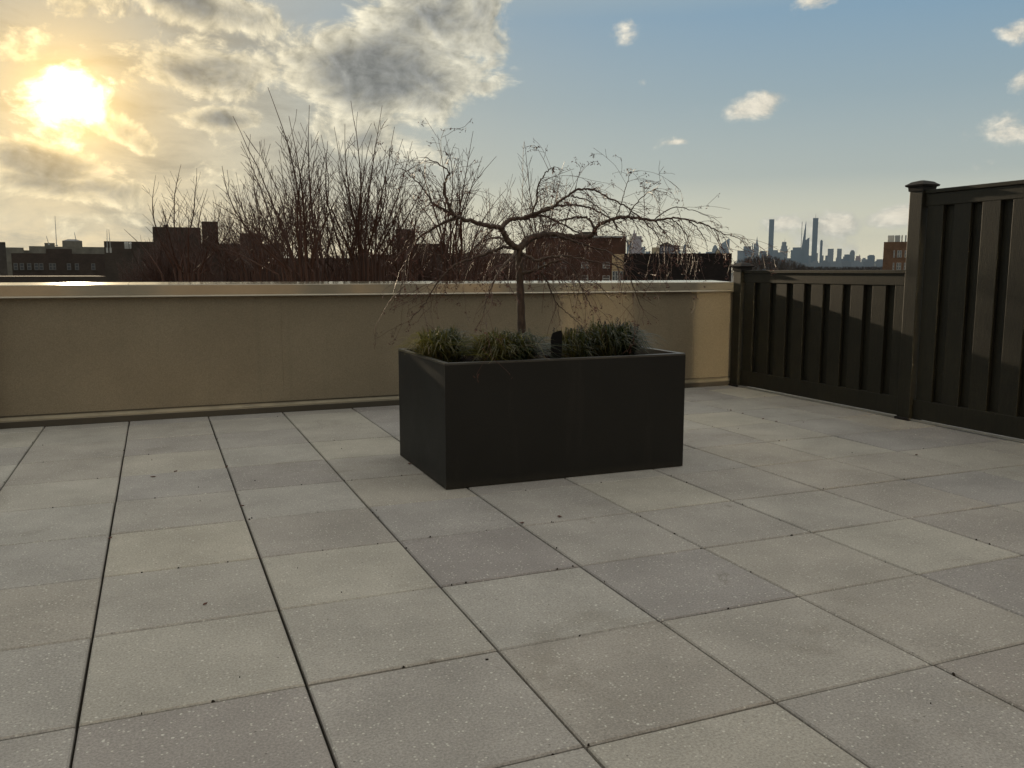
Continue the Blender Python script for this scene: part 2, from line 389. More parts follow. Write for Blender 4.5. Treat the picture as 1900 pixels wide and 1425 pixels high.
# ------------------------------------------------------------------ setting: ground, terrace floor
GZ = -10.0
g = MB(); Nn = 12
for i in range(Nn):
    for j in range(Nn):
        x0 = -3000+i*1000; y0 = -2500+j*1000; g.face([(x0,y0,GZ),(x0+1000,y0,GZ),(x0+1000,y0+1000,GZ),(x0,y0+1000,GZ)])
tag(g.build('ground', m_street), kind='structure')
rnd = random.Random(5)
T = 0.61; fl = MB(); joint = 0.0095
for i in range(-9, 17):
    for j in range(-7, 9):
        x0, x1 = i*T+joint/2, (i+1)*T-joint/2; y0, y1 = j*T+joint/2, (j+1)*T-joint/2
        if y1 > 5.10: y1 = 5.10
        if y0 > 5.0: continue
        if x0 < 5.95 < x1 and False: pass
        dz = rnd.uniform(-.0012, .0012); tx, ty = rnd.uniform(-.0012,.0012), rnd.uniform(-.0012,.0012)
        ox, oy = rnd.uniform(-.001,.001), rnd.uniform(-.001,.001)
        x0 += ox; x1 += ox; y0 += oy; y1 += oy
        a = (rnd.random()**1.2, rnd.random(), rnd.random())
        c = .0050
        def ring(ins, z): return [(x0+ins, y0+ins, z+dz-tx-ty), (x1-ins, y0+ins, z+dz+tx-ty), (x1-ins, y1-ins, z+dz+tx+ty), (x0+ins, y1-ins, z+dz-tx+ty)]
        b_, m_, t_ = ring(0, -.045), ring(0, -c), ring(c, 0)
        fl.face(t_, a)
        for k in range(4):
            l = (k+1) % 4; fl.face([m_[k], m_[l], t_[l], t_[k]], a); fl.face([b_[k], b_[l], m_[l], m_[k]], a)
tag(fl.build('terrace_floor', m_paver, attr='tile'), kind='structure')
sb = MB(); sb.box(-6, 11, -5.4, 5.14, -.20, -.022)
tag(sb.build('terrace_bed', m_joint), kind='structure')

# ------------------------------------------------------------------ parapet wall
WX0, WX1 = -6.0, 6.04
wall = empty('parapet_wall', (0, 5.15, 0))
tag(wall, 'long low beige stucco parapet wall with pale metal coping along the terrace edge', 'wall')
def local(o, parent):      # keep world placement when parented to a moved empty
    o.location = Vector(o.location)-Vector(parent.location); return o
w = MB()
xs = [WX0, 1.24, 5.47, WX1]
for a_, b_ in zip(xs[:-1], xs[1:]): w.box(a_+.0008, b_-.0008, 5.13, 5.44, -.1, 1.03)
w.box(WX0+.01, WX1-.01, 5.134, 5.436, -.1, 1.029)
local(w.build('stucco_face', m_stucco, wall), wall)
cp = MB(); cs_ = [WX0, -2.9, .05, 2.10, 4.99, 5.93]
for a_, b_ in zip(cs_[:-1], cs_[1:]):
    x0, x1 = a_+.001, b_-.001
    prof = [(5.082,1.012),(5.074,1.008),(5.072,1.012),(5.082,1.022),(5.082,1.103),(5.088,1.108),(5.485,1.124),(5.49,1.118),(5.49,1.00),(5.486,1.00),(5.486,1.116),(5.30,1.108),(5.09,1.098),(5.086,1.094),(5.086,1.012)]
    # outer skin as closed strip with thickness
    n_ = len(prof)
    cp.prism([(x0, y, z) for y, z in prof], [(x1, y, z) for y, z in prof])
local(cp.build('coping', m_coping, wall), wall)
cl = MB()
for a_ in cs_[1:-1]: cl.box(a_-.03, a_+.03, 5.0805, 5.0818, 1.02, 1.10)
local(cl.build('coping_joint_plate', m_coping, wall), wall)
fb = MB(); fb.prism([(WX0, 5.118, .060), (WX0, 5.1295, .085), (WX0, 5.1295, .0), (WX0, 5.118, .0)], [(WX1, 5.118, .060), (WX1, 5.1295, .085), (WX1, 5.1295, .0), (WX1, 5.118, .0)])
local(fb.build('base_flashing', m_flash, wall), wall)
fb = MB(); fb.box(WX0, WX1, 5.104, 5.1175, .048, .0555)
local(fb.build('flashing_lip', m_coping, wall), wall)
fb = MB(); fb.box(WX0, WX1, 5.106, 5.1165, -.03, .047)
local(fb.build('base_gap_seal', m_seal, wall), wall)
fb = MB(); fb.box(WX0, WX1, 5.121, 5.1295, .088, .094)
local(fb.build('reveal', m_seal, wall), wall)

# ------------------------------------------------------------------ fence
fence_group = 'fence of olive brown composite boards'
def post(y0, h, label, caph, x0=5.92, w_=.128):
    p = empty('fence_post', (x0+w_/2, y0+w_/2, 0)); tag(p, label, 'fence post', 'posts of the composite fence')
    MB().box(-w_/2, w_/2, -w_/2, w_/2, 0, h).build('post_sleeve', m_comp, p, bevel=.006)
    c = MB(); r = w_/2
    def sq(k, z): return [(-k,-k,z),(k,-k,z),(k,k,z),(-k,k,z)]
    rings = [(r+.006, h-.035),(r+.010, h-.002),(r+.024, h+.004),(r+.028, h+.016),(r+.012, h+.026),(r-.006, h+.040),(.014, h+.052)]
    for (k1, z1), (k2, z2) in zip(rings[:-1], rings[1:]):
        a, b = sq(k1, z1), sq(k2, z2)
        for i in range(4): j = (i+1) % 4; c.face([a[i], a[j], b[j], b[i]])
    c.face(sq(*rings[-1])); c.face(sq(*rings[0])[::-1])
    c.build('post_cap', m_cap, p)
    b = MB(); b.box(-r-.012, r+.012, -r-.012, r+.012, .0, .022); b.build('base_trim', m_cap, p, bevel=.004)
    return p
post(4.965, 1.262, 'shorter fence post with flat cap standing at the end of the stucco wall', 0)
post(2.705, 1.892, 'tall fence post with flat cap between the low and high fence panels', 0)
post(.47, 1.892, 'tall fence post outside the photo to the right of the high panel', 0)
def panel(ya, yb, h, label, seed):
    rr = random.Random(seed)
    p = empty('fence', (5.955, (ya+yb)/2, 0)); tag(p, label, 'fence', fence_group)
    o = -(ya+yb)/2
    y0, y1 = ya+o, yb+o
    MB().box(-.012, .075, y0, y1, h-.030, h).build('cap_rail', m_comp, p, bevel=.004)
    b = MB(); b.box(.0, .062, y0, y1, h-.128, h-.0305); b.build('top_rail', m_comp, p, bevel=.004)
    b = MB(); b.box(.0, .062, y0, y1, .022, .178); b.build('bottom_rail', m_comp, p, bevel=.004)
    pitch = .248; k = 0; y = y1-.02
    off = .07
    while y > y0+.02:
        # front picket then back picket, interlocking
        f0, f1 = max(y-.150, y0), y
        if f1-f0 > .03:
            q = MB(); j = rr.uniform(-.002,.002)
            q.box(.004+j, .022+j, f0, f1, .12, h-.06); q.box(.022+j, .040, f0, f0+.012, .12, h-.06); q.box(.022+j, .040, f1-.012, f1, .12, h-.06)
            q.build('picket', m_comp, p, bevel=.003)
        g0, g1 = max(y-pitch-.010, y0), y-.140
        if g1-g0 > .03:
            q = MB(); q.box(.045, .060, g0, g1, .12, h-.06); q.build('picket', m_comp, p, bevel=.003)
        y -= pitch
    MB().box(-.030, -.002, y0+.01, y1-.01, .006, .018).build('floor_channel', m_alu, p)
    return p
panel(2.835, 4.963, 1.232, 'low composite fence panel between the stucco wall and the tall post', 1)
panel(.60, 2.703, 1.862, 'high composite fence panel at the right edge of the photo', 2)
panel(-1.6, .468, 1.862, 'high composite fence panel beside the camera, right of the photo frame', 3)
ep = MB(); ep.box(-1.06, -.958, 5.02, 5.075, 0, .99)
e_ = ep.build('corner_post', m_comp); tag(e_, 'narrow dark upright at the far left end of the visible stucco wall', 'post')

# ------------------------------------------------------------------ planter
PX0, PX1, PY0, PY1, PH = 1.700, 3.262, 2.005, 2.985, .715
pl = empty('planter', ((PX0+PX1)/2, (PY0+PY1)/2, 0)); tag(pl, 'large rectangular charcoal planter box in the middle of the terrace', 'planter')
hx, hy = (PX1-PX0)/2, (PY1-PY0)/2; th = .030
s_ = MB()
outer = [(-hx,-hy),(hx,-hy),(hx,hy),(-hx,hy)]; inner = [(-hx+th,-hy+th),(hx-th,-hy+th),(hx-th,hy-th),(-hx+th,hy-th)]
for i in range(4):
    j = (i+1) % 4
    a, b = outer[i], outer[j]; c, d = inner[i], inner[j]
    s_.face([a+(.004,), b+(.004,), b+(PH-.012,), a+(PH-.012,)])
    s_.face([d+(.3,), c+(.3,), c+(PH-.012,), d+(PH-.012,)])
s_.face([(x,y,.004) for x,y in outer][::-1])
s_.build('shell', m_plant, pl)
r_ = MB()
for i in range(4):
    j = (i+1) % 4
    a, b = outer[i], outer[j]; c, d = inner[i], inner[j]
    r_.face([a+(PH,), b+(PH,), d+(PH,), c+(PH,)]); r_.face([a+(PH-.012,), b+(PH-.012,), b+(PH,), a+(PH,)]); r_.face([d+(PH-.012,), c+(PH-.012,), c+(PH,), d+(PH,)])
ro = r_.build('rim', m_rimm, pl)
bmw = ro.modifiers.new('weld', 'WELD'); bmw.merge_threshold = .0005
bv = ro.modifiers.new('bevel', 'BEVEL'); bv.width = .0025; bv.segments = 2; bv.limit_method = 'ANGLE'
sg = MB(); nx, ny = 60, 40
rnd = random.Random(3)
zs = {}
for i in range(nx+1):
    for j in range(ny+1):
        x = -hx+th+(2*hx-2*th)*i/nx; y = -hy+th+(2*hy-2*th)*j/ny
        zs[i,j] = (x, y, .650+.018*noise.noise(Vector((x*3,y*3,0)))+.012*noise.noise(Vector((x*22,y*22,4))))
for i in range(nx):
    for j in range(ny): sg.face([zs[i,j], zs[i+1,j], zs[i+1,j+1], zs[i,j+1]])
for k in range(1500):
    x = rnd.uniform(-hx+.05, hx-.05); y = rnd.uniform(-hy+.05, hy-.05); z = .655+.018*noise.noise(Vector((x*3,y*3,0)))+rnd.uniform(0,.014)
    a = rnd.uniform(0, 6.28); l = rnd.uniform(.006,.022); wd = l*rnd.uniform(.25,.5); q = rnd.uniform(-.4,.4)
    d = Vector((math.cos(a), math.sin(a), q))*l; s2 = Vector((-math.sin(a), math.cos(a), rnd.uniform(-.5,.5)))*wd
    c = Vector((x,y,z)); sg.face([c-d-s2, c+d-s2*.7, c+d+s2, c-d+s2*.8])
sg.build('soil', m_soil, pl)

# ------------------------------------------------------------------ liriope clumps
def clump(cx, cy, rx, hgt, nblade, yellow, label, seed, spikes=0, zz=.655, lean=(0,0)):
    rr = random.Random(seed)
    o = empty('liriope_clump', (cx, cy, zz)); tag(o, label, 'plant', 'clumps of grassy plants in the planter')
    b = MB()
    for k in range(nblade):
        a = rr.uniform(0, 2*math.pi); r0 = rx*.42*math.sqrt(rr.random()); a0 = rr.uniform(0, 6.28)
        p = Vector((math.cos(a0)*r0, math.sin(a0)*r0, 0))
        up_ = rr.random() < .16; n = 8; wd = rr.uniform(.0022, .0046)
        reach = rx*(rr.uniform(.05,.35) if up_ else rr.uniform(.25,1.0)); e = rr.uniform(.42,.55) if up_ else rr.uniform(.56,.92)
        apex = hgt*rr.uniform(.45,1.0)*(1-.38*reach/rx); od = Vector((math.cos(a)+lean[0], math.sin(a)+lean[1], 0)).normalized()
        if rr.random() < .05: reach *= 1.35; apex *= 1.1
        wob = rr.uniform(-.25,.25); sd_ = Vector((-od.y, od.x, 0)); side = (sd_+od*rr.uniform(-.4,.4)).normalized(); pts = []
        for i in range(n+1):
            u = i/n; q = p+od*(reach*(.25*u+.75*u**1.5))+sd_*(wob*reach*u*u)+Vector((0,0,apex*math.sin(math.pi*u*e)))
            q.z = max(q.z, .012); gx, gy = cx+q.x, cy+q.y
            if (gx < PX0+.035 or gx > PX1-.035 or gy < PY0+.035) and q.z+zz < PH+.004: q.z = PH+.004-zz
            pts.append(q)
        hue = (min(1, max(0, rr.gauss(yellow-(.5*q.x/rx), .24))), 1.0 if rr.random() < .07 else 0, 0)  # blades leaning sunward get yellower: sunlit tint put into their colour
        tw = rr.uniform(-.4,.4)
        for i in range(n):
            w0 = wd*(1-(i/n)**3); w1 = wd*(1-((i+1)/n)**3)
            s0 = side*w0+Vector((0,0,w0*.3)); s1 = side*w1+Vector((0,0,w1*.3))
            b.face([pts[i]-s0, pts[i]+s0, pts[i+1]+s1, pts[i+1]-s1], hue)
    b.build('leaves', m_blade, o, attr='hue', smooth=False)
    if spikes:
        q = MB()
        for k in range(spikes):
            x, y = rr.gauss(0, rx*.38), rr.gauss(0, rx*.3); hh = hgt*rr.uniform(.75, 1.02)
            for i in range(9):
                c = Vector((x+rr.gauss(0,.004), y+rr.gauss(0,.004), hh-.045+i*.0055)); r = rr.uniform(.0028,.0045)
                q.prism([c+Vector((r*math.cos(t_), r*math.sin(t_), -r*.6)) for t_ in (0,1.26,2.5,3.77,5.03)], [c+Vector((r*.8*math.cos(t_), r*.8*math.sin(t_), r*.8)) for t_ in (0,1.26,2.5,3.77,5.03)])
            q.tube([(x*.7,y*.7,0),(x,y,hh)], [.0014,.001], 3)
        q.build('berry_spikes', m_berry, o)
    return o
clump(1.87, 2.60, .27, .250, 1050, .40, 'yellow green arching grass clump at the left corner of the planter', 11)
clump(2.18, 2.27, .34, .250, 1300, .30, 'wide grassy clump at the front of the planter, in front of the tree trunk', 12, spikes=2)
clump(2.66, 2.34, .21, .245, 520, .25, 'upright green grass clump just right of the black marker stake', 13, spikes=5)
clump(2.94, 2.36, .30, .275, 1400, .08, 'dark green dense clump with berries at the right end of the planter', 14, spikes=9)
# marker stake
st = MB(); ring = [(-.036,0),(.036,0)]
pr = [(-.030,-.06),(.030,-.06),(.033,.175)]+[(.033-.066*i/8, .175+.020*math.sin(math.pi*(.5+i/16))-.0*i) for i in range(1,8)]+[(-.035,.150)]
st.prism([(x, -.006, z) for x, z in pr], [(x, .006, z) for x, z in pr])
so_ = st.build('plant_marker', m_black, loc=(2.408, 2.075, .678)); so_.rotation_euler = (R(-3), R(2), R(-12))
tag(so_, 'flat black round topped marker stake stuck in the planter between two grass clumps', 'plant marker')

# ------------------------------------------------------------------ weeping tree in the planter
YT = 2.52
rnd = random.Random(21)
def P3(x, y, dy=0.0): return atY(x, y, YT+dy)
def crom(pts, n=6):
    out = []
    for i in range(len(pts)-1):
        p0 = pts[max(i-1,0)]; p1 = pts[i]; p2 = pts[i+1]; p3 = pts[min(i+2, len(pts)-1)]
        for k in range(n):
            u = k/n
            out.append(.5*((2*p1)+(p2-p0)*u+(2*p0-5*p1+4*p2-p3)*u*u+(-p0+3*p1-3*p2+p3)*u**3))
    out.append(pts[-1]); return out
tree = empty('weeping_tree', (P3(967,601).x, YT, .655)); tag(tree, 'small leafless weeping tree with a crooked umbrella crown growing in the planter', 'tree')
trk = MB(); lb = MB(); tw = MB(); lf = MB()
tp = [P3(968,640), P3(967.5,601), P3(966.5,565), P3(965,527), P3(963.5,500), P3(963.5,480), P3(963,459)]
tr_ = crom(tp, 6); n_ = len(tr_)
trk.tube(tr_, [.0265-.006*(i/n_)+.0016*math.sin(i*1.3)+(.006*max(0,1-i/6)) for i in range(n_)], 10)
sec = []
def limb(pts, r0, r1, jit=.006):
    # pts: (x, y, depth)
    q = crom([P3(*p) for p in pts], 7)
    q = [p+Vector((rnd.gauss(0,jit*.35), rnd.gauss(0,jit*.35), rnd.gauss(0,jit*.45)))*(1 if 0 < i < len(q)-1 else 0) for i, p in enumerate(q)]
    m = len(q); rad = [1.28*(r0+(r1-r0)*(i/(m-1))**.8) for i in range(m)]
    rad = [r*(1+.10*math.sin(i*2.1+r0*900)) for i, r in enumerate(rad)]
    lb.tube(q, rad, 7); sec.append((q, rad)); return q
limb([(963,462,0),(945,450,-.02),(934,431.6,-.04),(928.4,422,-.05),(906,420,-.08),(877,411,-.12),(847,402,-.16),(836,390,-.2),(829,372,-.22),(823,350,-.25),(830,328,-.27),(833,319,-.28),(809,302,-.3),(788,292,-.33)], .0175, .0014)
limb([(844,401,-.16),(822,388,-.2),(804,378,-.22),(785,350,-.25),(766,330,-.28),(745,313,-.3)], .008, .0012)
limb([(848,405,-.16),(828,411,-.12),(809,421,-.05),(777,442,.02),(758,475,.06),(747,520,.1),(740,549,.1)], .0085, .002)
limb([(930,427,-.05),(937.7,413,0),(954,406,.04),(975,405,.05),(995,398,.08),(1009.5,387,.12),(1039,382,.2),(1072,381,.3),(1100,388,.35),(1130,404,.42),(1150,430,.5)], .0125, .003)
limb([(972,404.5,.05),(986,399,.02),(1010,391,-.05),(1024,386,-.1),(1051,364,-.16),(1072,352,-.2),(1099,352,-.25),(1131,367,-.3),(1169,388,-.36),(1205,420,-.4),(1232,455,-.42)], .0095, .002)
limb([(986,400,.02),(996,370,.0),(997,351,-.02),(1003,335,-.03),(1012,322,-.04),(1021,313,-.05),(1029,310,-.05)], .0055, .002)
limb([(963,462,0),(980,444.5,.03),(998.5,437,.06),(1024,434,.1),(1054,438.5,.12),(1087,439,.12),(1101,434,.1),(1104,424,.08),(1120,413,.05),(1142,405,.0),(1164,403,-.05),(1190,405,-.1),(1212,409,-.15),(1245,405,-.22),(1275,407.6,-.28),(1308,417,-.34),(1337.5,431.6,-.38),(1370,442,-.42)], .0185, .0018)
limb([(972,405,.05),(995,401,.1),(1013,402,.14),(1039,414,.16),(1060,425,.15),(1078,434,.14)], .0065, .004)
limb([(1103,426,.08),(1098,413,.12),(1090,405,.16),(1072,402,.22),(1055,406,.26),(1038,411,.3),(1020,425,.34),(1010,445,.38)], .008, .0022)
limb([(961,463,0),(939.5,458,.08),(921,463,.12),(899,472,.16),(877,479.5,.2),(847,490.5,.24),(822,512,.28),(802,540,.3),(788,564,.3),(764,591,.3)], .0095, .0018)
limb([(968,508,0),(980,505,-.04),(995,501.6,-.08),(1013,492,-.12),(1035,484,-.18),(1054,489,-.22),(1068,509,-.26),(1083,542,-.3),(1098,570,-.3)], .009, .002)
limb([(998,500,-.08),(1010,515,-.05),(1020.6,535,-.03),(1031.6,560,0),(1050,578,.03),(1072,597,.05)], .005, .0016)
limb([(967,470,0),(978,475,-.1),(995,483,-.15),(1013,478,-.2),(1040,475,-.24),(1068,477.6,-.28),(1105,487,-.34),(1142,492,-.38),(1164,509,-.4),(1179,542,-.4),(1190,571,-.4)], .008, .0017)
limb([(1024,434,.1),(1050,442,.02),(1072,450,-.03),(1098,459,-.08),(1127,466.6,-.12),(1157,487,-.16),(1180,515,-.18)], .0085, .0018)
limb([(958,466,0),(950,478,-.18),(935,492,-.3),(920,515,-.38),(905,550,-.42),(897,580,-.43)], .0085, .0016)
limb([(955,455,0),(935,444,.2),(915,441,.34),(890,450,.44),(868,475,.5),(850,505,.52)], .009, .0018)
limb([(1216,410,-.15),(1228,425,-.12),(1240,438,-.1),(1256,465,-.08)], .004, .0014)
limb([(1245,405,-.22),(1262,420,-.2),(1275,440,-.2),(1281,458,-.2)], .0035, .0013)
limb([(1275,407,-.28),(1295,424,-.26),(1308,446,-.25),(1312,462,-.25)], .0035, .0012)
limb([(1060,364,-.16),(1090,372,-.05),(1120,392,.05),(1150,425,.12),(1168,460,.15)], .004, .0014)
limb([(1142,405,0),(1150,385,-.02),(1158,360,-.03),(1165,335,-.04),(1170,318,-.05)], .0035, .0011)
limb([(1164,403,-.05),(1180,378,-.1),(1200,358,-.15),(1218,350,-.2)], .0040, .0012)
limb([(1212,409,-.15),(1250,385,-.1),(1290,392,-.05),(1325,405,0)], .0035, .0012)
# fine drooping growth off every limb
def twig(p, d, L, r, depth, droop):
    pts = [p.copy()]; n = max(4, int(L/.035)); step = L/n; dd = d.normalized(); kids = []
    for i in range(n):
        dd = (dd+Vector((rnd.gauss(0,.09), rnd.gauss(0,.09), rnd.gauss(0,.08)-droop))).normalized()
        p = p+dd*step; pts.append(p.copy())
        if depth > 0 and i > 0 and rnd.random() < .42:
            side = Vector((rnd.gauss(0,1), rnd.gauss(0,1), rnd.gauss(0,.5)))
            side = (side-dd*side.dot(dd)).normalized()
            kids.append((p.copy(), (dd+side*1.0), L*rnd.uniform(.22,.5), r*.62))
    m = len(pts); tw.tube(pts, [max(r*(1-.65*i/(m-1)), .0011) for i in range(m)], 4 if r > .0016 else 3, cap=False)
    for k in kids: twig(k[0], k[1], k[2], max(k[3], .0011), depth-1, droop*rnd.uniform(.2,1.2))
    if rnd.random() < .34: leafs(pts[-1], rnd.randint(1, 4))
    if rnd.random() < .16: leafs(pts[len(pts)//2], rnd.randint(2, 4), .011)
def leafs(p, n, s=.010):
    for k in range(n):
        c = p+Vector((rnd.gauss(0,.008), rnd.gauss(0,.008), rnd.gauss(-.006,.008)))
        a = Vector((rnd.gauss(0,1), rnd.gauss(0,1), rnd.gauss(-.8,.8))).normalized()*s*rnd.uniform(.6,1.3)
        b = a.orthogonal().normalized()*s*rnd.uniform(.25,.5); e = a.cross(b).normalized()*s*.25
        lf.face([c-a, c+b+e, c+a]); lf.face([c-a, c+a, c-b+e])
for q, rad in sec:
    L = len(q)
    dens = .46 if len(q) > 40 else .38
    for i in range(3, L):
        if rnd.random() < dens:
            tdir = (q[min(i+1, L-1)]-q[i-1]).normalized()
            s2 = Vector((rnd.gauss(0,1), rnd.gauss(0,1), rnd.gauss(-.15,.55))); s2 = (s2-tdir*s2.dot(tdir)).normalized()
            s2.z = min(s2.z, .35)
            twig(q[i], tdir*.7+s2*.8, rnd.uniform(.10,.36), min(.0020, rad[i]*.5), 2 if rad[i] < .010 else 1, rnd.choice([.05,.10,.15,.20]))
    et = (q[-1]-q[-3]).normalized(); et.z = min(et.z, .12); twig(q[-1], et, rnd.uniform(.05,.12), .0016, 1, .14)
# upright water shoots
for x, y, dy, x2, y2 in [(968,404,.05,972,262),(1007,392,.1,1014,330),(1030,386,.1,1040,318),(935,430,0,930,372),(952,448,0,948,350),(1048,380,.2,1052,330),(1195,405,-.1,1196,338),(985,400,0,980,352),(905,420,-.08,902,350),(1225,410,-.1,1222,352)]:
    a, b = P3(x,y,dy), P3(x2,y2,dy+rnd.uniform(-.05,.05)); m = 10
    pts = [a.lerp(b, i/m)+Vector((rnd.gauss(0,.003),rnd.gauss(0,.003),0)) for i in range(m+1)]
    tw.tube(pts, [.0026*(1-.6*i/m) for i in range(m+1)], 4, cap=False)
    for i in range(3, m):
        for sgn in (-1, 1):
            if rnd.random() < .75:
                dr = Vector((sgn*.8+rnd.gauss(0,.1), rnd.gauss(0,.5), .9)).normalized(); l = (m-i+2)*.010*rnd.uniform(.6,1.2)
                tw.tube([pts[i], pts[i]+dr*l*.5, pts[i]+dr*l+Vector((0,0,l*.15))], [.0014,.0011,.0009], 3, cap=False)
for x, y, dy in [(850,320,-.25),(1170,318,-.05),(1165,322,-.05),(1218,350,-.2),(1212,354,-.2),(1030,312,-.05),(1028,316,-.05),(1232,430,-.12),(1224,436,-.12),(1238,438,-.1),(1090,345,-.2),(1110,350,-.25),(1125,360,-.3),(1143,376,-.3),(1070,372,0),(1012,372,0),(850,360,0),(1150,410,0)]:
    leafs(P3(x,y,dy), 5, .012)
trk.build('trunk', m_bark, tree, smooth=True); 
lb.build('limbs', m_bark, tree, smooth=True)
tw.build('twigs', m_twig, tree); lf.build('dry_leaves', m_leaf, tree)
for ch in tree.children: ch.location = -Vector(tree.location)

# ------------------------------------------------------------------ street trees just beyond the wall
def shoot(mb, a, b, r, rr, level=0, maxl=2, lenk=1.0, sides=5, mind=.0024):
    L = (b-a).length; n = max(5, int(L/.16)) if level == 0 else max(3, int(L/.12)); n = min(n, 26)
    bow = Vector((rr.gauss(0,.05), rr.gauss(0,.05), 0))*L
    pts = []
    for i in range(n+1):
        u = i/n; p = a.lerp(b, u)+bow*math.sin(math.pi*u)+Vector((rr.gauss(0,.004), rr.gauss(0,.004), 0))*L*.5*(0 < i < n); pts.append(p)
    mb.tube(pts, [max(r*(1-.86*i/n), mind) for i in range(n+1)], sides if level == 0 else 3, cap=False)
    if level >= maxl: return
    d = (b-a).normalized(); side = d.orthogonal().normalized()
    i0 = max(1, int(n*(.12 if level == 0 else .2)))
    for i in range(i0, n-1):
        if rr.random() > (.95 if level == 0 else .62): continue
        an = rr.uniform(0, math.pi); s1 = side*math.cos(an)+d.cross(side)*math.sin(an)
        for sg_ in (-1, 1):
            if rr.random() < .14: continue
            dd = (d*.85+s1*sg_*.62+Vector((0,0,.28))).normalized()
            l = lenk*(L*(1-i/n)*.38+ .12)*rr.uniform(.55,1.15) if level == 0 else L*(1-i/n)*.5*rr.uniform(.5,1.1)+.05
            shoot(mb, pts[i], pts[i]+dd*l, max(r*(1-.8*i/n)*.40, mind), rr, level+1, maxl, lenk, sides, mind)
def street_tree(dist, base, tips, label, seed, fill=1.0, r=.0125, maxl=2, group='bare street trees beyond the parapet'):
    rr = random.Random(seed)
    bp = at(base[0], base[1], dist); root = empty('bare_tree', (bp.x, bp.y, GZ)); tag(root, label, 'tree', group)
    br = MB(); tk = MB(); f0 = Vector((bp.x, bp.y, bp.z))
    low = Vector((bp.x, bp.y, bp.z-2.2))
    tk.tube([Vector((bp.x, bp.y, GZ)), Vector((bp.x+.1, bp.y, GZ+3)), low], [.17,.12,.06], 8)
    tips = list(tips); xa_, xb_ = min(t_[0] for t_ in tips), max(t_[0] for t_ in tips)
    for k in range(int(len(tips)*fill)):
        q0 = rr.choice(tips[:max(4, len(tips)*2//3)]); tips.append((q0[0]+rr.uniform(-45,45), q0[1]+rr.uniform(40,190)))
    for k, tpx in enumerate(tips):
        if tpx[1] > 470: continue
        main = k < len(tips)/(1+fill)
        dd = dist+(tpx[2] if len(tpx) > 2 else rr.uniform(-.8,.8)); tip = at(tpx[0], tpx[1], dd)
        st_ = low+Vector((rr.gauss(0,.08), rr.gauss(0,.08), rr.uniform(0,.8)))
        mid = f0.lerp(tip, .12)+Vector((tip.x-f0.x, tip.y-f0.y, 0))*.16+Vector((rr.gauss(0,.08), rr.gauss(0,.08), 0))
        br.tube([st_, st_.lerp(mid,.5), mid], [r*1.6, r*1.3, r*(1 if main else .6)], 6, cap=False)
        shoot(br, mid, tip, r*rr.uniform(.8,1.1)*(1 if main else .6), rr, 0, maxl)
    tk.build('trunk', m_bark, root, smooth=True); br.build('branches', m_twig2, root)
    for ch in root.children: ch.location = -Vector(root.location)
    return root
street_tree(9.2, (585,520), [(497,162),(432,215),(574,195),(536,215),(412,308),(447,262),(520,270),(600,300),(470,330),(560,330),(640,345),(395,375),(445,400),(620,400),(500,400),(570,260)], 'bare tree with the tallest upright shoots, left of the planter tree', 31)
street_tree(9.8, (680,500), [(651,187),(709,196),(608,262),(620,235),(732,235),(765,262),(672,265),(640,310),(690,250),(755,330),(790,335),(600,350),(640,230),(715,300),(660,390)], 'bare tree with dense fan of reddish shoots, second tall one from the left', 32)
street_tree(10.6, (840,480), [(878,243),(812,250),(826,252),(770,280),(921,290),(895,290),(850,300),(790,320),(760,360),(940,350),(890,350),(960,380),(735,380)], 'bare tree behind the left half of the weeping tree crown', 33)
street_tree(11.5, (1000,500), [(973,263),(1040,330),(960,350),(1070,345),(1000,340),(930,360),(1032,320)], 'thin bare tree rising behind the middle of the weeping tree', 34, r=.014)
street_tree(14, (345,520), [(289,325),(336,305),(365,312),(300,380),(330,370),(385,350),(412,370),(270,420),(350,400),(440,390),(230,425),(395,420)], 'smaller bare tree with loose twigs above the flat dark roof at left', 35, r=.017)
street_tree(16, (470,510), [(440,350),(470,380),(500,390),(520,410),(415,420),(545,420),(455,420),(390,430),(560,440)], 'low bare tree in front of the square brick stair tower', 36, r=.016)
street_tree(13, (760,515), [(700,400),(735,410),(770,400),(800,410),(720,440),(830,430),(690,450),(780,450)], 'low bare tree under the left limbs of the weeping tree', 37, r=.015)
street_tree(17, (905,520), [(860,420),(890,410),(930,420),(950,430),(980,440),(870,450),(1010,450),(915,440)], 'low bare tree behind the weeping tree trunk', 38, r=.016)
for dist, bx, x0, x1, y0, y1, n, sd_, lab in [
    (10.2, 560, 430, 640, 240, 400, 18, 76, 'fine twigged tree woven through the tallest upright shoots'),
    (10.6, 700, 590, 790, 250, 400, 18, 77, 'fine twigged tree woven through the second fan of shoots'),
    (14.0, 470, 300, 560, 330, 440, 22, 78, 'fine twigged low tree right of the chimney block'),
    (12.5, 500, 400, 600, 300, 430, 22, 71, 'thin stemmed tree filling the gap left of the tallest shoots'),
    (11.0, 630, 520, 720, 290, 420, 24, 72, 'thin stemmed tree between the two tallest fans of shoots'),
    (12.0, 745, 650, 830, 290, 420, 24, 73, 'thin stemmed tree just right of the second tall fan'),
    (13.0, 860, 770, 960, 310, 430, 22, 74, 'thin stemmed tree behind the left limbs of the weeping tree'),
    (15.0, 400, 280, 500, 360, 450, 24, 75, 'thin stemmed low tree between the chimney block and the stair tower')]:
    r9 = random.Random(sd_); tips = [(r9.uniform(x0, x1), r9.uniform(y0, y1)) for k in range(n)]
    street_tree(dist, (bx, 520), tips, lab, sd_, fill=.6, r=.0085)
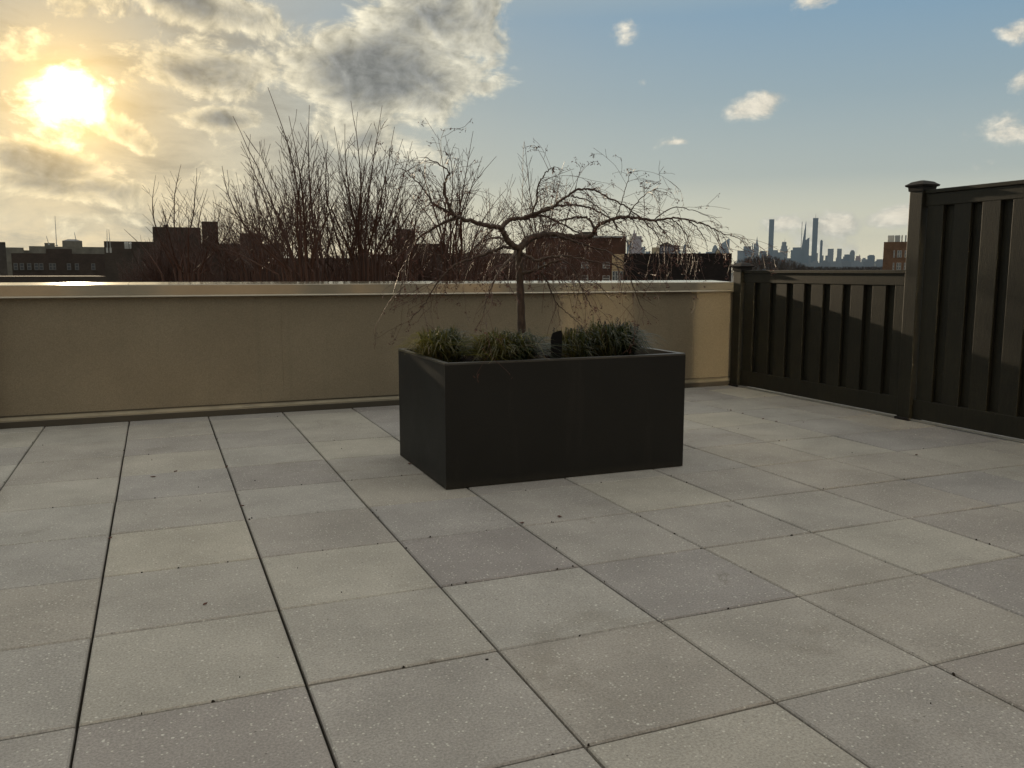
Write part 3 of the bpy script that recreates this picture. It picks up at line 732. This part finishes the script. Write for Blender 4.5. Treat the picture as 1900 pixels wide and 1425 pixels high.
# tangled low crowns filling the view between wall and roofs
def tangle(name, dist, x0, x1, y0, y1, n, label, seed, m=None, group='low tangled tree crowns beyond the parapet', r=.008):
    rr = random.Random(seed); c = at((x0+x1)/2, y1, dist); root = empty('bare_tree', (c.x, c.y, GZ)); tag(root, label, 'tree', group)
    br = MB(); tk = MB(); tk.tube([(c.x,c.y,GZ),(c.x,c.y,c.z-1.2)], [.2,.1], 7)
    for k in range(n):
        x = rr.uniform(x0, x1); cen = ((x-(x0+x1)/2)/((x1-x0)/2)); top = y0+(y1-y0)*(.15+.75*cen*cen)*rr.uniform(.5,1.1)
        dd = dist+rr.uniform(-2.0,2.0); tip = at(x, top, dd); a = Vector((c.x,c.y,c.z-1.2)).lerp(tip, rr.uniform(.1,.55))+Vector((rr.gauss(0,.2),rr.gauss(0,.2),0))
        shoot(br, a, tip, r*rr.uniform(.7,1.4), rr, 1, 3, 1.0, 3, .0028)
    tk.build('trunk', m_bark, root, smooth=True); br.build('branches', m or m_twig2, root)
    for ch in root.children: ch.location = -Vector(root.location)
for i, (dist, x0, x1, y0, y1, lab) in enumerate([
    (20, 210, 420, 425, 540, 'low tangled bare crown in front of the long brick block at left'),
    (22, 380, 560, 440, 540, 'low tangled bare crown in front of the two square rooftop towers'),
    (19, 520, 720, 455, 540, 'low tangled bare crown below the tallest upright shoots'),
    (23, 660, 860, 430, 540, 'rusty brown tangled crown hiding the dark stair tower'),
    (21, 800, 1000, 440, 540, 'low tangled bare crown just left of the weeping tree trunk'),
    (24, 960, 1110, 455, 540, 'sparse tangled bare crown in front of the flat topped brick building')]):
    tangle('t', dist, x0, x1, y0, y1, 170 if i < 5 else 80, lab, 50+i, r=.010)

# ------------------------------------------------------------------ mid-distance buildings
def facing(x0, x1, dist):
    a = at(x0, 504, dist); b = at(x1, 504, dist); u = (b-a); u.z = 0; wd = u.length; u.normalize()
    return a, b, u, wd
def zat(y, dist, x=950): return at(x, y, dist).z
def bld(name, x0, x1, ytop, dist, depth, m, label, cat='building', group=None, extras=None, roof=True, rz=0.0, cornice=None, hgt=None):
    a, b, u, wd = facing(x0, x1, dist); ang = math.atan2(u.y, u.x)
    cx = (a+b)/2; root = empty(name, (cx.x, cx.y, GZ), ang+rz); tag(root, label, cat, group)
    h = zat(ytop, dist, (x0+x1)/2)-GZ
    w_ = MB(); w_.box(-wd/2, wd/2, 0, depth, 0, h-.02)
    if roof: # parapet
        e = min(.3, wd*.06)
        w_.box(-wd/2, wd/2, 0, e, h-.02, h+.45); w_.box(-wd/2, wd/2, depth-e, depth, h-.02, h+.45)
        w_.box(-wd/2, -wd/2+e, e, depth-e, h-.02, h+.45); w_.box(wd/2-e, wd/2, e, depth-e, h-.02, h+.45)
    w_.build('wall', m, root)
    if roof: MB().box(-wd/2+.31, wd/2-.31, .31, depth-.31, h-.02, h+.05).build('roof', m_roof, root)
    if cornice: MB().box(-wd/2-.12, wd/2+.12, -.15, .12, h+.452, h+.452+cornice).build('cornice', m_frame, root)
    s = wd/(x1-x0)             # metres per photo pixel
    if extras: extras(root, wd, h, s, lambda px: (px-(x0+x1)/2)*s, lambda py: zat(py, dist, (x0+x1)/2)-GZ, depth)
    return root
def windows(root, lst, fm=m_frame, gm=m_glass, y=-.02, sash=True):
    for (x0, x1, z0, z1) in lst:
        f = MB(); e = .07*min(1, (x1-x0)); e = max(e, .05)
        f.box(x0-e, x0, y-.05, y+.02, z0-e, z1+e); f.box(x1, x1+e, y-.05, y+.02, z0-e, z1+e); f.box(x0, x1, y-.05, y+.02, z1, z1+e); f.box(x0-.02, x1+.02, y-.09, y+.02, z0-e, z0)
        f.box(x0, x1, y-.03, y+.015, (z0+z1)/2-.03, (z0+z1)/2+.03)
        o = f.build('window', fm, root); MB().box(x0, x1, y-.012, y+.012, z0, z1).build('pane', gm, o)
# flat-topped brick building behind the tree
def ex1(root, wd, h, s, X, Z, dp):
    MB().box(X(1076), X(1109), 3, 7, h, Z(428)).build('bulkhead', m_br_dark, root)
    MB().box(X(1135), X(1143), 2, 2.8, h, Z(437)).build('chimney', m_br_dark, root)
    MB().box(X(1128), X(1133), 2, 2.5, h, Z(440)).build('vent', m_alu, root)
    windows(root, [(X(cx)-.35, X(cx)+.35, Z(cy+5), Z(cy-5)) for cx in (1005,1045,1085,1125) for cy in (492,517,542,567)])
bld('brick_building', 975, 1160.6, 448, 100, 12, m_br_red, 'flat topped reddish brick building directly right of the weeping tree trunk', extras=ex1, cornice=.18)
def ex2(root, wd, h, s, X, Z, dp): pass
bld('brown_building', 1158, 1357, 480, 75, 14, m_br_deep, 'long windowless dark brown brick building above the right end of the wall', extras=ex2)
def ex3(root, wd, h, s, X, Z, dp):
    windows(root, [(X(cx)-.12, X(cx)+.12, Z(cy+8), Z(cy-8)) for cx in (1139.5,1144,1149,1153) for cy in (512,)])
bld('cream_building', 1135, 1157, 481, 77, 9, mat('cream_stucco', (.62,.44,.25), .85, var=.2, vscale=.6), 'narrow pale cream building with tall windows at the left side of the brown block', extras=ex3, rz=R(-12))
def ex4(root, wd, h, s, X, Z, dp):
    MB().box(X(1164), X(1180), 1, 3, h, Z(470)).build('roof_box', m_roof, root)
bld('low_roof_building', 1160, 1210, 475, 130, 10, m_br_dark, 'low dark roof between the brick building and the graffiti shed', extras=ex4, roof=False)
# rooftop shed with graffiti
a, b, u, wd = facing(1208.4, 1258.8, 110); cx = (a+b)/2; ang = math.atan2(u.y, u.x)
sh = empty('rooftop_shed', (cx.x, cx.y, GZ), ang); tag(sh, 'small rooftop shed with cream side wall and pale graffiti on its dark front', 'shed')
s = wd/50.4; X = lambda px: (px-1233.6)*s; Zt = zat(455,110,1233)-GZ; Zb = 0
MB().box(X(1222.7), X(1258.8), 0, 3.5, Zb, Zt).build('wall', mat('shed_blue', (.12,.12,.14), .8, var=.3, vscale=1), sh)
MB().box(X(1208.4), X(1222.65), .3, 3.5, Zb, Zt-.25).build('side_wall', mat('cream_wall', (.58,.48,.32), .85, var=.15, vscale=1), sh)
MB().box(X(1213.5), X(1215.5), .26, .29, Zt-1.7, Zt-.8).build('door', m_glassd, sh)
rf = MB(); rf.prism([(X(1222),-.1,Zt),(X(1247),-.1,Zt),(X(1237),-.1,Zt+.42)], [(X(1222),3.6,Zt),(X(1247),3.6,Zt),(X(1237),3.6,Zt+.42)]); rf.build('roof', m_roof, sh)
gr = MB(); rg = random.Random(8)
def stroke(pts, r=.045):
    gr.tube([Vector((X(px), -.02, Zt-(py-455)*s)) for px, py in pts], [r]*len(pts), 4)
# bubble letters "CRITHL"-like strokes as seen on the shed front
stroke([(1232,458.5),(1228,458),(1225.5,461),(1226,465),(1230,466),(1232.5,464)]); stroke([(1229,463),(1232,462)])
stroke([(1235,466),(1235,458.5),(1238,459.5),(1238,462),(1235.5,462.5),(1238.5,466.5)])
stroke([(1242,458.5),(1242,466.5)]); stroke([(1245,458),(1245,466.5)]); stroke([(1242,462),(1245,462)])
stroke([(1248,458),(1248,466)]); stroke([(1248,462),(1252,461)]); stroke([(1252,457.5),(1252,466)])
stroke([(1225.5,470),(1229,468.5),(1231,472),(1228,474.5),(1225.5,476)]); stroke([(1240,470),(1245,469),(1250,470.5),(1254,469)], .03)
gr.build('graffiti', mat('graffiti_paint', (.50,.50,.54), .7), sh)
# little gabled house
a, b, u, wd = facing(1322.6, 1341, 160); cx = (a+b)/2
gh = empty('gabled_house', (cx.x, cx.y, GZ), math.atan2(u.y, u.x)); tag(gh, 'small cream house gable peeping over the right end of the brown block', 'house')
z0 = zat(480,160,1330)-GZ; z1 = zat(462,160,1330)-GZ; xa, xb = -wd/2, wd/2
MB().prism([(xa,0,0),(xb,0,0),(xb,0,z0),(xa*.2,0,z1),(xa,0,z0)], [(xa,8,0),(xb,8,0),(xb,8,z0),(xa*.2,8,z1),(xa,8,z0)]).build('wall', mat('cream_wall2', (.60,.50,.34), .85), gh)
r2 = MB(); r2.prism([(xa-.2,-.2,z0-.2),(xa*.2,-.2,z1),(xa*.2,-.2,z1+.2),(xa-.2,-.2,z0+.05)], [(xa-.2,8.2,z0-.2),(xa*.2,8.2,z1),(xa*.2,8.2,z1+.2),(xa-.2,8.2,z0+.05)])
r2.prism([(xa*.2,-.2,z1),(xb+.2,-.2,z0-.2),(xb+.2,-.2,z0+.05),(xa*.2,-.2,z1+.2)], [(xa*.2,8.2,z1),(xb+.2,8.2,z0-.2),(xb+.2,8.2,z0+.05),(xa*.2,8.2,z1+.2)]); r2.build('roof', m_roof, gh)
MB().box(xb*.1, xb*.35, -.03, .0, z0-.6, z0+.1).build('window', m_glassd, gh)
a, b, u, wd = facing(1341, 1352, 165)
# right orange-brick building
def ex5(root, wd, h, s, X, Z, dp):
    L = []
    for cy in (471, 494, 517):
        for x0, x1 in ((1656.8,1658.4),(1663.8,1666.8),(1668.4,1671.4),(1678,1680),(1682,1685),(1700,1704),(1710,1714),(1725,1729)):
            L.append((X(x0), X(x1), Z(cy+6), Z(cy-6)))
    windows(root, L)
    for x0, x1, c in ((1643.6,1655.7,m_white),(1657,1667,m_alu),(1669,1672,m_white),(1676,1679,m_alu),(1681,1683,m_white),(1690,1697,m_alu)):
        MB().box(X(x0), X(x1), 1.5, 1.5+min(2.5, (X(x1)-X(x0))*1.2), h, Z(435.5)).build('chimney_stack', c, root, bevel=.02)
bld('orange_brick_building', 1637, 1760, 452.5, 190, 16, m_br_orange, 'orange brown brick building with rooftop stacks beside the tall fence post', extras=ex5)

# left blocks
def exL(root, wd, h, s, X, Z, dp):
    MB().box(X(216), X(243), 2, 4, h, Z(456.5)).build('roof_kerb', m_br_dark, root)
bld('long_brick_block', 196, 300, 461, 62, 14, m_br_dark, 'long dark brick block with flat roof just right of the sunlit roofs at left', extras=exL)
def exM(root, wd, h, s, X, Z, dp):
    c = MB(); c.box(X(308), X(315), .6, 1.1, h, Z(417)); c.box(X(308)-.05, X(315)+.05, .55, 1.15, Z(419), Z(417.5)); c.build('chimney', m_br_dark, root)
bld('stair_block', 287, 376, 433.5, 66, 8, m_br_brown, 'wide dark rooftop block with a chimney in front of the left bare tree', extras=exM)
bld('water_tower_block', 378, 408, 422.5, 68, 4, m_br_brown, 'square stair tower standing up right of the wide dark block')
bld('stair_tower', 447, 486, 443.5, 72, 5, m_br_brown, 'square brown stair tower seen through the bare branches')
bld('dark_block', 300, 520, 463, 70, 15, m_br_dark, 'dark flat roofed block under the two square towers')
bld('dark_block', 518, 690, 489, 74, 15, m_br_dark, 'lowest dark flat roof behind the tallest bare shoots')
bld('dark_block', 690, 800, 482, 78, 15, m_br_brown, 'low brown roof behind the left limbs of the weeping tree')
bld('dark_tower', 736, 772, 434, 82, 5, m_br_brown, 'tall narrow dark tower behind the rusty brown tangled crown')
bld('dark_block', 771, 832, 461, 84, 9, m_br_dark, 'small dark block just right of the narrow dark tower')
bld('dark_block', 830, 976, 478, 90, 12, m_br_brown, 'flat dark roof behind the trunk of the weeping tree')
# nearest left roofs catching the sun
def exR(root, wd, h, s, X, Z, dp): pass
bld('low_roof_building', -60, 196, 512, 48, 7, m_br_dark, 'lowest flat roof with bright wet surface just above the wall at left', roof=False)
def exN(root, wd, h, s, X, Z, dp):
    L = []
    for xw in (27, 38, 51, 64, 73, 91, 96, 124, 139, 170): L.append((X(xw), X(xw+5.5), Z(500), Z(489.5)))
    windows(root, L, fm=mat('dull_frame', (.16,.15,.13), .7), gm=m_glassd)
bld('row_building', 23, 196, 479, 95, 14, m_br_brown, 'brown row building with a line of small pale framed windows at left', extras=exN)
bld('brown_block', 88, 136, 468, 130, 12, m_br_brown, 'brown block standing just behind the row of small windows')
for x0, x1, y, d, lab, m in [(-40,14,452,260,'tall dark block at the left edge of the photo',m_br_dark),(14,47,462,300,'hazy low block second from the left edge',m_br_hazy),
        (47,57,467,320,'lowest hazy gap block between two blocks at left',m_br_hazy),(57,86,459.5,300,'stepped hazy block left of the big roof antenna',m_br_hazy),
        (86,105,453.5,310,'hazy block carrying the tall thin roof antenna',m_br_hazy),(105,197,460.5,330,'long level hazy block under the domed building',m_br_hazy)]:
    bld('hazy_block', x0, x1, y, d, 25, m, lab, group='far apartment blocks at the left')
a, b, u, wd = facing(119, 156, 380); cx = (a+b)/2; dr_ = empty('domed_building', (cx.x, cx.y, GZ), math.atan2(u.y, u.x))
tag(dr_, 'pale building with a low faceted dome roof on the left horizon', 'building')
zt = zat(447,380,137)-GZ; zz = zat(443.5,380,137)-GZ
MB().box(-wd/2, wd/2, 0, 12, 0, zt).build('wall', m_br_hazy, dr_)
MB().prism([(-wd/2,0,zt),(wd/2,0,zt),(wd/2,12,zt),(-wd/2,12,zt)], [(-wd/5,3,zz),(wd/5,3,zz),(wd/5,9,zz),(-wd/5,9,zz)]).build('dome_roof', m_tw_c, dr_)
for x, y0, y1, d, tx, lab in [(105,455,401,310,-3,'tallest thin roof antenna at the left'),(91,453,438,310,-5,'short slanting antenna left of the tallest one'),(141,445,431,370,-3,'short antenna on the domed building'),
                              (198.5,460,425,60,0,'left one of the two close antennas on the long brick block'),(205,460,426,60,-3,'right one of the two close antennas on the long brick block')]:
    a = at(x, y0, d); b = at(x+tx, y1, d); o = empty('roof_antenna', a); tag(o, lab, 'antenna', 'thin roof antennas at the left')
    k = d/310
    q = MB(); q.tube([Vector((0,0,-.3)), b-a], [.13*k, .07*k], 5); q.build('mast', m_alu, o)
    MB().box(-.3*k, .3*k, -.3*k, .3*k, -.3, .1*k).build('base', m_alu, o)
for x, wh in ((233, 'left'), (237, 'middle'), (242, 'right')):
    a = at(x, 458.5, 61); o = MB().box(-.06,.06,-.06,.06,-.1,.22).tube([(0,0,.22),(0,0,.33)], [.09,.05], 6).build('roof_vent', m_alu, loc=a)
    tag(o, wh+' one of three tiny vents on the long brick block roof', 'vent', 'three roof vents')

# ------------------------------------------------------------------ far woodland
wd_ = MB(); rr = random.Random(77)
for k in range(700):
    x = rr.uniform(1362, 1512); c = (x-1425)/85; top = 472+22*abs(c)**1.7 if x < 1425 else 474+26*max(0, c)**1.6
    d = rr.uniform(250, 330); y = top+rr.uniform(-2.5,20); tip = at(x, y, d); base = tip+Vector((rr.gauss(0,1.2), rr.gauss(0,1.2), -rr.uniform(1.5,4)))
    shoot(wd_, base, tip, .07, rr, 1, 2, 1.0, 3, .022)
for k in range(45):
    x = rr.uniform(1362, 1505); d = rr.uniform(260, 330); p = at(x, 500, d); wd_.tube([(p.x,p.y,GZ),(p.x,p.y,p.z-1)], [.3,.15], 5)
tag(wd_.build('bare_woodland', m_far), 'distant mass of bare trees above the low fence in front of the skyline', 'woodland', kind='stuff')
wd2 = MB()
for k in range(500):
    x = rr.uniform(1480, 1650); d = rr.uniform(700, 1100); y = 494+abs(rr.gauss(0, 3)); tip = at(x, y, d); base = tip+Vector((rr.gauss(0,2.5), rr.gauss(0,2.5), -rr.uniform(3,6)))
    shoot(wd2, base, tip, .28, rr, 1, 2, 1.0, 3, .12)
tag(wd2.build('far_woodland', m_far), 'faint strip of hazy treetops at the foot of the skyline', 'woodland', kind='stuff')

# ------------------------------------------------------------------ skyline
SKYG = 'towers of the distant skyline'
def tower(x0, x1, steps, dist, label, m=None, spire=None, profile=None, name='skyscraper', depthk=.8, caps=None):
    """steps: list of (x0, x1, y_top) from widest/lowest to narrowest/highest; photo pixels, sized at its own distance"""
    m = m or m_tw_a
    a, b, u, wd = facing(x0, x1, dist); cx = (a+b)/2
    root = empty(name, (cx.x, cx.y, GZ), math.atan2(u.y, u.x)); tag(root, label, 'skyscraper', SKYG)
    s = wd/(x1-x0); X = lambda px: (px-(x0+x1)/2)*s; Z = lambda py: zat(py, dist, (x0+x1)/2)-GZ
    z = 0; body = MB(); dp = wd*depthk
    if profile:
        pr = [(X(px), Z(py) if py is not None else 0) for px, py in profile]
        body.prism([(px, 0, pz) for px, pz in pr], [(px, dp, pz) for px, pz in pr])
    for (sx0, sx1, yt) in steps:
        ins = max(0, (wd-(X(sx1)-X(sx0)))*.3); body.box(X(sx0), X(sx1), ins, max(ins+3, dp-ins), z, Z(yt)); z = Z(yt)-.0
    body.build('tower_body', m, root)
    if spire:
        px, yb, yt, r = spire; q = MB(); q.tube([(X(px), dp/2, Z(yb)-2), (X(px), dp/2, Z(yt))], [r, r*.3], 6); q.build('spire', m, root)
    if caps:
        q = MB()
        for (sx0, sx1, y0, y1) in caps: q.box(X(sx0), X(sx1), dp*.3, dp*.7, Z(y0)-1, Z(y1))
        q.build('rooftop_plant', m, root)
    return root
D0 = 7000
tower(1162,1171,[(1162,1171,447)], 6800, 'low block at the left of the pink tower in the skyline')
tower(1170,1189.6,[(1170,1189.6,438),(1173,1180,432.5),(1174,1177,427)], 6700, 'broad pinkish tower under construction with a pointed tip', m_tw_r, spire=(1175,428,420,2.5))
tower(1189.6,1196,[(1189.6,1196,458)], 6900, 'low block right of the broad pinkish tower', m_tw_c)
tower(1196.6,1206,[(1196.6,1206,466.5)], 6900, 'small low block left of the graffiti shed', m_tw_b)
tower(1258.5,1262,[(1258.5,1262,464)], 6900, 'thin low tower just right of the graffiti shed')
tower(1262,1284,[(1262,1284,470.5),(1266,1272.5,460),(1267.3,1271.7,454)], 6900, 'broad low block with a narrow tower rising from it, right of the shed')
tower(1284,1293,[(1284,1293,472),(1286,1290,469)], 6800, 'low dark block in the middle of the left skyline', m_tw_b)
tower(1294.6,1300,[(1294.6,1300,470),(1295.6,1299,467.5)], 6900, 'small stepped low tower in the left skyline')
tower(1300,1309,[(1300,1309,473)], 6900, 'lowest block in the left skyline', m_tw_b)
tower(1308.6,1320,[(1308.6,1320,467)], 6900, 'flat topped block left of the round shouldered tower')
tower(1320,1331,[(1320,1331,461),(1321.5,1329.5,457),(1323.5,1327.5,454.5)], 7000, 'round shouldered tower left of the slant topped one', m_tw_b)
tower(1336,1352,[], 7000, 'tower with a steep slanting top rising to the right', m_tw_c, profile=[(1333,None),(1352,None),(1352,443.3),(1349.5,443.3),(1336,452.5),(1333,461)])
tower(1367,1378,[(1367,1378,465)], 6900, 'low block left of the spired tower', m_tw_b)
tower(1378,1392,[(1378,1392,457)], 7000, 'wide flat block left of the pair of thin towers', m_tw_a, spire=(1386,458,452,2))
tower(1392,1396.4,[(1392,1396.4,463),(1393.6,1395.2,452)], 7000, 'first of two thin close towers beside the spired tower', m_tw_b)
tower(1396.6,1399.2,[(1396.6,1399.2,452)], 7050, 'second of two thin close towers beside the spired tower', m_tw_b)
tower(1398.4,1406.4,[(1398.4,1406.4,458),(1399.4,1405.4,452.5)], 7000, 'tower tapering to a needle spire, left of the tall dark slab', m_tw_c, profile=[(1400,453),(1404.9,453),(1403.6,447),(1402.6,439),(1402.2,439),(1401.2,447)])
tower(1407.6,1421,[(1407.6,1421,467),(1409,1419,465.5)], 6900, 'low flat block right of the needle spired tower', m_tw_a)
tower(1423.6,1433,[(1423.6,1433,406.8)], 7000, 'very tall plain slab tower, left one of the two tallest', m_tw_a, depthk=1)
tower(1432,1442,[(1432,1442,464)], 6950, 'low block at the right foot of the left tall slab', m_tw_b)
tower(1442,1447,[(1442,1447,468)], 6950, 'lowest block left of the stepped tower with antenna', m_tw_b)
tower(1446,1460,[(1446,1460,462),(1447.5,1459,456),(1448.6,1457,448.8)], 6900, 'stepped broad shouldered tower with a short antenna', m_tw_b, spire=(1454,449,442,1.8))
tower(1460,1466,[(1460,1466,479)], 6900, 'very low block between stepped tower and the flat box', m_tw_b)
tower(1465.7,1485,[(1465.7,1485,464),(1469,1484,459)], 6900, 'broad flat topped box tower left of the needle', m_tw_a)
tower(1484.4,1492.5,[], 7000, 'slender tower sweeping up to a needle point', m_tw_a, profile=[(1484.2,None),(1492.6,None),(1492.2,440),(1491.9,410.5),(1491.3,410.5),(1488.6,432),(1486,452),(1484.6,465)])
tower(1483.9,1484.9,[(1483.9,1484.9,411.6)], 7050, 'thin construction crane mast beside the needle tower', m_tw_b, name='crane_mast')
tower(1491,1499.2,[], 6900, 'glass tower with angled top right of the needle tower', m_tw_a, profile=[(1490.5,None),(1499.4,None),(1499.2,441),(1497.5,441.3),(1491,446.5)])
tower(1499,1504,[(1499,1504,474)], 6900, 'low block between the angled glass tower and the tall slab', m_tw_b)
tower(1504,1514,[(1504,1514,404.6)], 7000, 'tallest slab tower in the skyline, with a crane on top', m_tw_a, depthk=1, spire=(1508.8,405,396,2.0))
tower(1512.5,1516,[(1512.5,1516,469.5)], 6900, 'low block at the right foot of the tallest slab', m_tw_b)
tower(1519.3,1524,[(1519.3,1524,447),(1520,1523.3,445.2)], 7000, 'thin round topped tower right of the tallest slab', m_tw_a)
tower(1524,1527,[(1524,1527,474)], 6900, 'low block right of the thin round topped tower', m_tw_b)
tower(1527,1534,[(1527,1534,483),(1530,1534,474)], 6900, 'low stepped block left of the two flat twin towers', m_tw_b)
tower(1534,1545,[(1534,1545,461.5)], 6700, 'left one of two flat topped twin towers', m_tw_c)
tower(1545,1551,[(1545,1551,485)], 6700, 'low block between the twin towers', m_tw_b)
tower(1551,1560,[(1549.5,1560,478),(1551.3,1560,461.5)], 6700, 'right one of two flat topped twin towers', m_tw_c)
tower(1560,1565,[(1560,1565,480)], 6700, 'low block right of the twin towers', m_tw_b)
tower(1563,1575,[(1563,1575,476),(1565,1575,472)], 6800, 'broad block left of the round topped tower at the right', m_tw_a)
tower(1575,1584.4,[(1575,1584.4,468),(1576,1583.6,465.5),(1577.5,1582,464)], 6800, 'tower with rounded shoulders, right part of the skyline', m_tw_b)
tower(1585.7,1596,[(1585.7,1596,479),(1586.6,1595,475)], 6600, 'reddish low tower in the right skyline', m_tw_r, caps=[(1592.5,1594,475,472.5)])
tower(1597,1608,[(1597,1608,481),(1599,1605,478.5)], 6600, 'low pale block left of the flat right tower', m_tw_c)
tower(1608,1622,[(1608,1622,474.5),(1610,1620,473)], 6600, 'flat topped wide tower near the orange brick building', m_tw_a)
tower(1623,1640,[(1623,1640,484),(1625,1637,481)], 6500, 'last low block of the skyline beside the orange brick building', m_tw_c)
rr = random.Random(9)
low_labels = ['first','second','third','fourth','fifth','sixth','seventh','eighth','ninth','tenth','eleventh','twelfth','thirteenth','fourteenth']
xx = 1362.0; k = 0
while xx < 1636 and k < 14:
    wd0 = rr.uniform(15, 23); y = rr.uniform(482, 488)
    tower(xx, xx+wd0, [(xx, xx+wd0, y+3), (xx+wd0*.2, xx+wd0*.7, y)], 5600+rr.uniform(-300,300), 'low hazy waterfront block at the skyline foot, %s from the left' % low_labels[k], [m_tw_b, m_tw_c][k % 2], name='waterfront_block')
    xx += wd0+.3; k += 1

# ------------------------------------------------------------------ the building the terrace belongs to (behind the camera)
home = empty('apartment_building', (0, -5.5, 0)); tag(home, 'tan building that carries the terrace, its wall behind the camera', 'building')
hb = MB(); hb.box(-6, 11, -8, 0, -.3, 3.4); hb.build('facade', m_br_tan, home)
hb = MB(); hb.box(-6, 11, -8, 10.93, GZ, -.202); hb.build('lower_storeys', m_br_tan, home)
windows(home, [(-4.5, -3.0, .35, 2.4), (-1.2, .3, .35, 2.4), (8.4, 9.9, .35, 2.4)], y=.03)
m_coated = mat('coated_glass', (.38,.385,.36), .035, 1.0)     # reflective glazing of the terrace doors: the low sun bounces off it onto the parapet
for x0, x1 in ((3.08, 3.90), (4.66, 5.75)):
    f = MB(); f.box(x0-.07, x0-.002, .0, .06, .02, 3.05); f.box(x1+.002, x1+.07, .0, .06, .02, 3.05); f.box(x0, x1, .0, .06, 2.98, 3.05); f.box(x0, x1, .0, .06, .02, .30)
    o = f.build('terrace_door', m_frame, home); MB().box(x0+.001, x1-.001, .02, .04, .302, 2.978).build('pane', m_coated, o)

# ------------------------------------------------------------------ small litter on the pavers
lr = random.Random(4)
where = ['in the joint left of the planter, halfway to the camera', 'alone on a paver at the lower left', 'on the paver in front of the planter', 'where two joints cross left of the planter', 'near the far left paver joints', 'beside the left bottom edge of the planter', 'first in the row right of the planter', 'second in the row right of the planter', 'third in the row right of the planter', 'last in the row towards the low fence', 'in a far joint at the left', 'at the joint crossing below the planter corner', 'on the pavers below the tall fence post', 'alone on the far left pavers']
for k, (px, py) in enumerate([(205,1000),(381,1123),(1038,960),(450,940),(420,868),(760,862),(1356,762),(1378,768),(1416,778),(1440,783),(326,876),(968,972),(1700,845),(284,886)]):
    d = ray(px, py); p = CAM+d*((0-CAM.z)/d.z)
    q = MB(); L = lr.uniform(.008,.018); a0 = lr.uniform(0,6.28)
    u = Vector((math.cos(a0), math.sin(a0), 0)); v = Vector((-u.y, u.x, 0))*lr.uniform(.3,.5)
    pts = [(-1,0,.002),(-.5,.8,.006),(.3,.9,.003),(1,.1,.007),(.4,-.8,.003),(-.5,-.7,.005)]
    q.prism([u*(x*L)+v*(y*L)+Vector((0,0,z-.001)) for x,y,z in pts], [u*(x*L)+v*(y*L)+Vector((0,0,z+.0006)) for x,y,z in pts])
    o = q.build('fallen_leaf', m_leaf, loc=(p.x, p.y, .002)); tag(o, 'tiny dry leaf scrap '+where[k], 'leaf', 'tiny dry leaf scraps on the pavers')

db = MB(); rd = random.Random(17)
for k in range(230):
    if rd.random() < .5: x = round(rd.uniform(-4, 9))*T+rd.gauss(0, .004); y = rd.uniform(-1.2, 5.0)
    else: y = round(rd.uniform(-2, 8))*T+rd.gauss(0, .004); x = rd.uniform(-2.2, 5.8)
    if rd.random() < .18: x += rd.uniform(-.2,.2); y += rd.uniform(-.2,.2)
    if x > 5.85 or y > 5.05 or (PX0-.02 < x < PX1+.02 and PY0-.02 < y < PY1+.02): continue
    l = rd.uniform(.002, .007)*(1.8 if rd.random() < .08 else 1); a = rd.uniform(0, 6.28); n5 = 5
    bt = [(x+l*math.cos(a+i*1.257)*rd.uniform(.5,1.2), y+l*.7*math.sin(a+i*1.257)*rd.uniform(.5,1.2), -.002) for i in range(n5)]
    db.prism(bt, [(x+(p[0]-x)*.6, y+(p[1]-y)*.6, rd.uniform(.002,.005)) for p in bt])
tag(db.build('joint_grit', m_joint), 'dark grit and crumbs scattered along the paver joints', 'grit', kind='stuff')

# ------------------------------------------------------------------ haze
hz = MB(); hz.box(-3050, 9550, -2550, 9550, GZ-1, 520)
mh = bpy.data.materials.new('haze_air'); mh.use_nodes = True
for nd in list(mh.node_tree.nodes):
    if nd.type != 'OUTPUT_MATERIAL': mh.node_tree.nodes.remove(nd)
pv = mh.node_tree.nodes.new('ShaderNodeVolumePrincipled'); pv.inputs['Color'].default_value = (.25,.37,.52,1); pv.inputs['Density'].default_value = 4.5e-5
pv.inputs['Anisotropy'].default_value = 0.35
mh.node_tree.links.new(pv.outputs[0], mh.node_tree.nodes['Material Output'].inputs['Volume'])
tag(hz.build('haze', mh), 'thin bluish city haze', 'haze', kind='stuff')
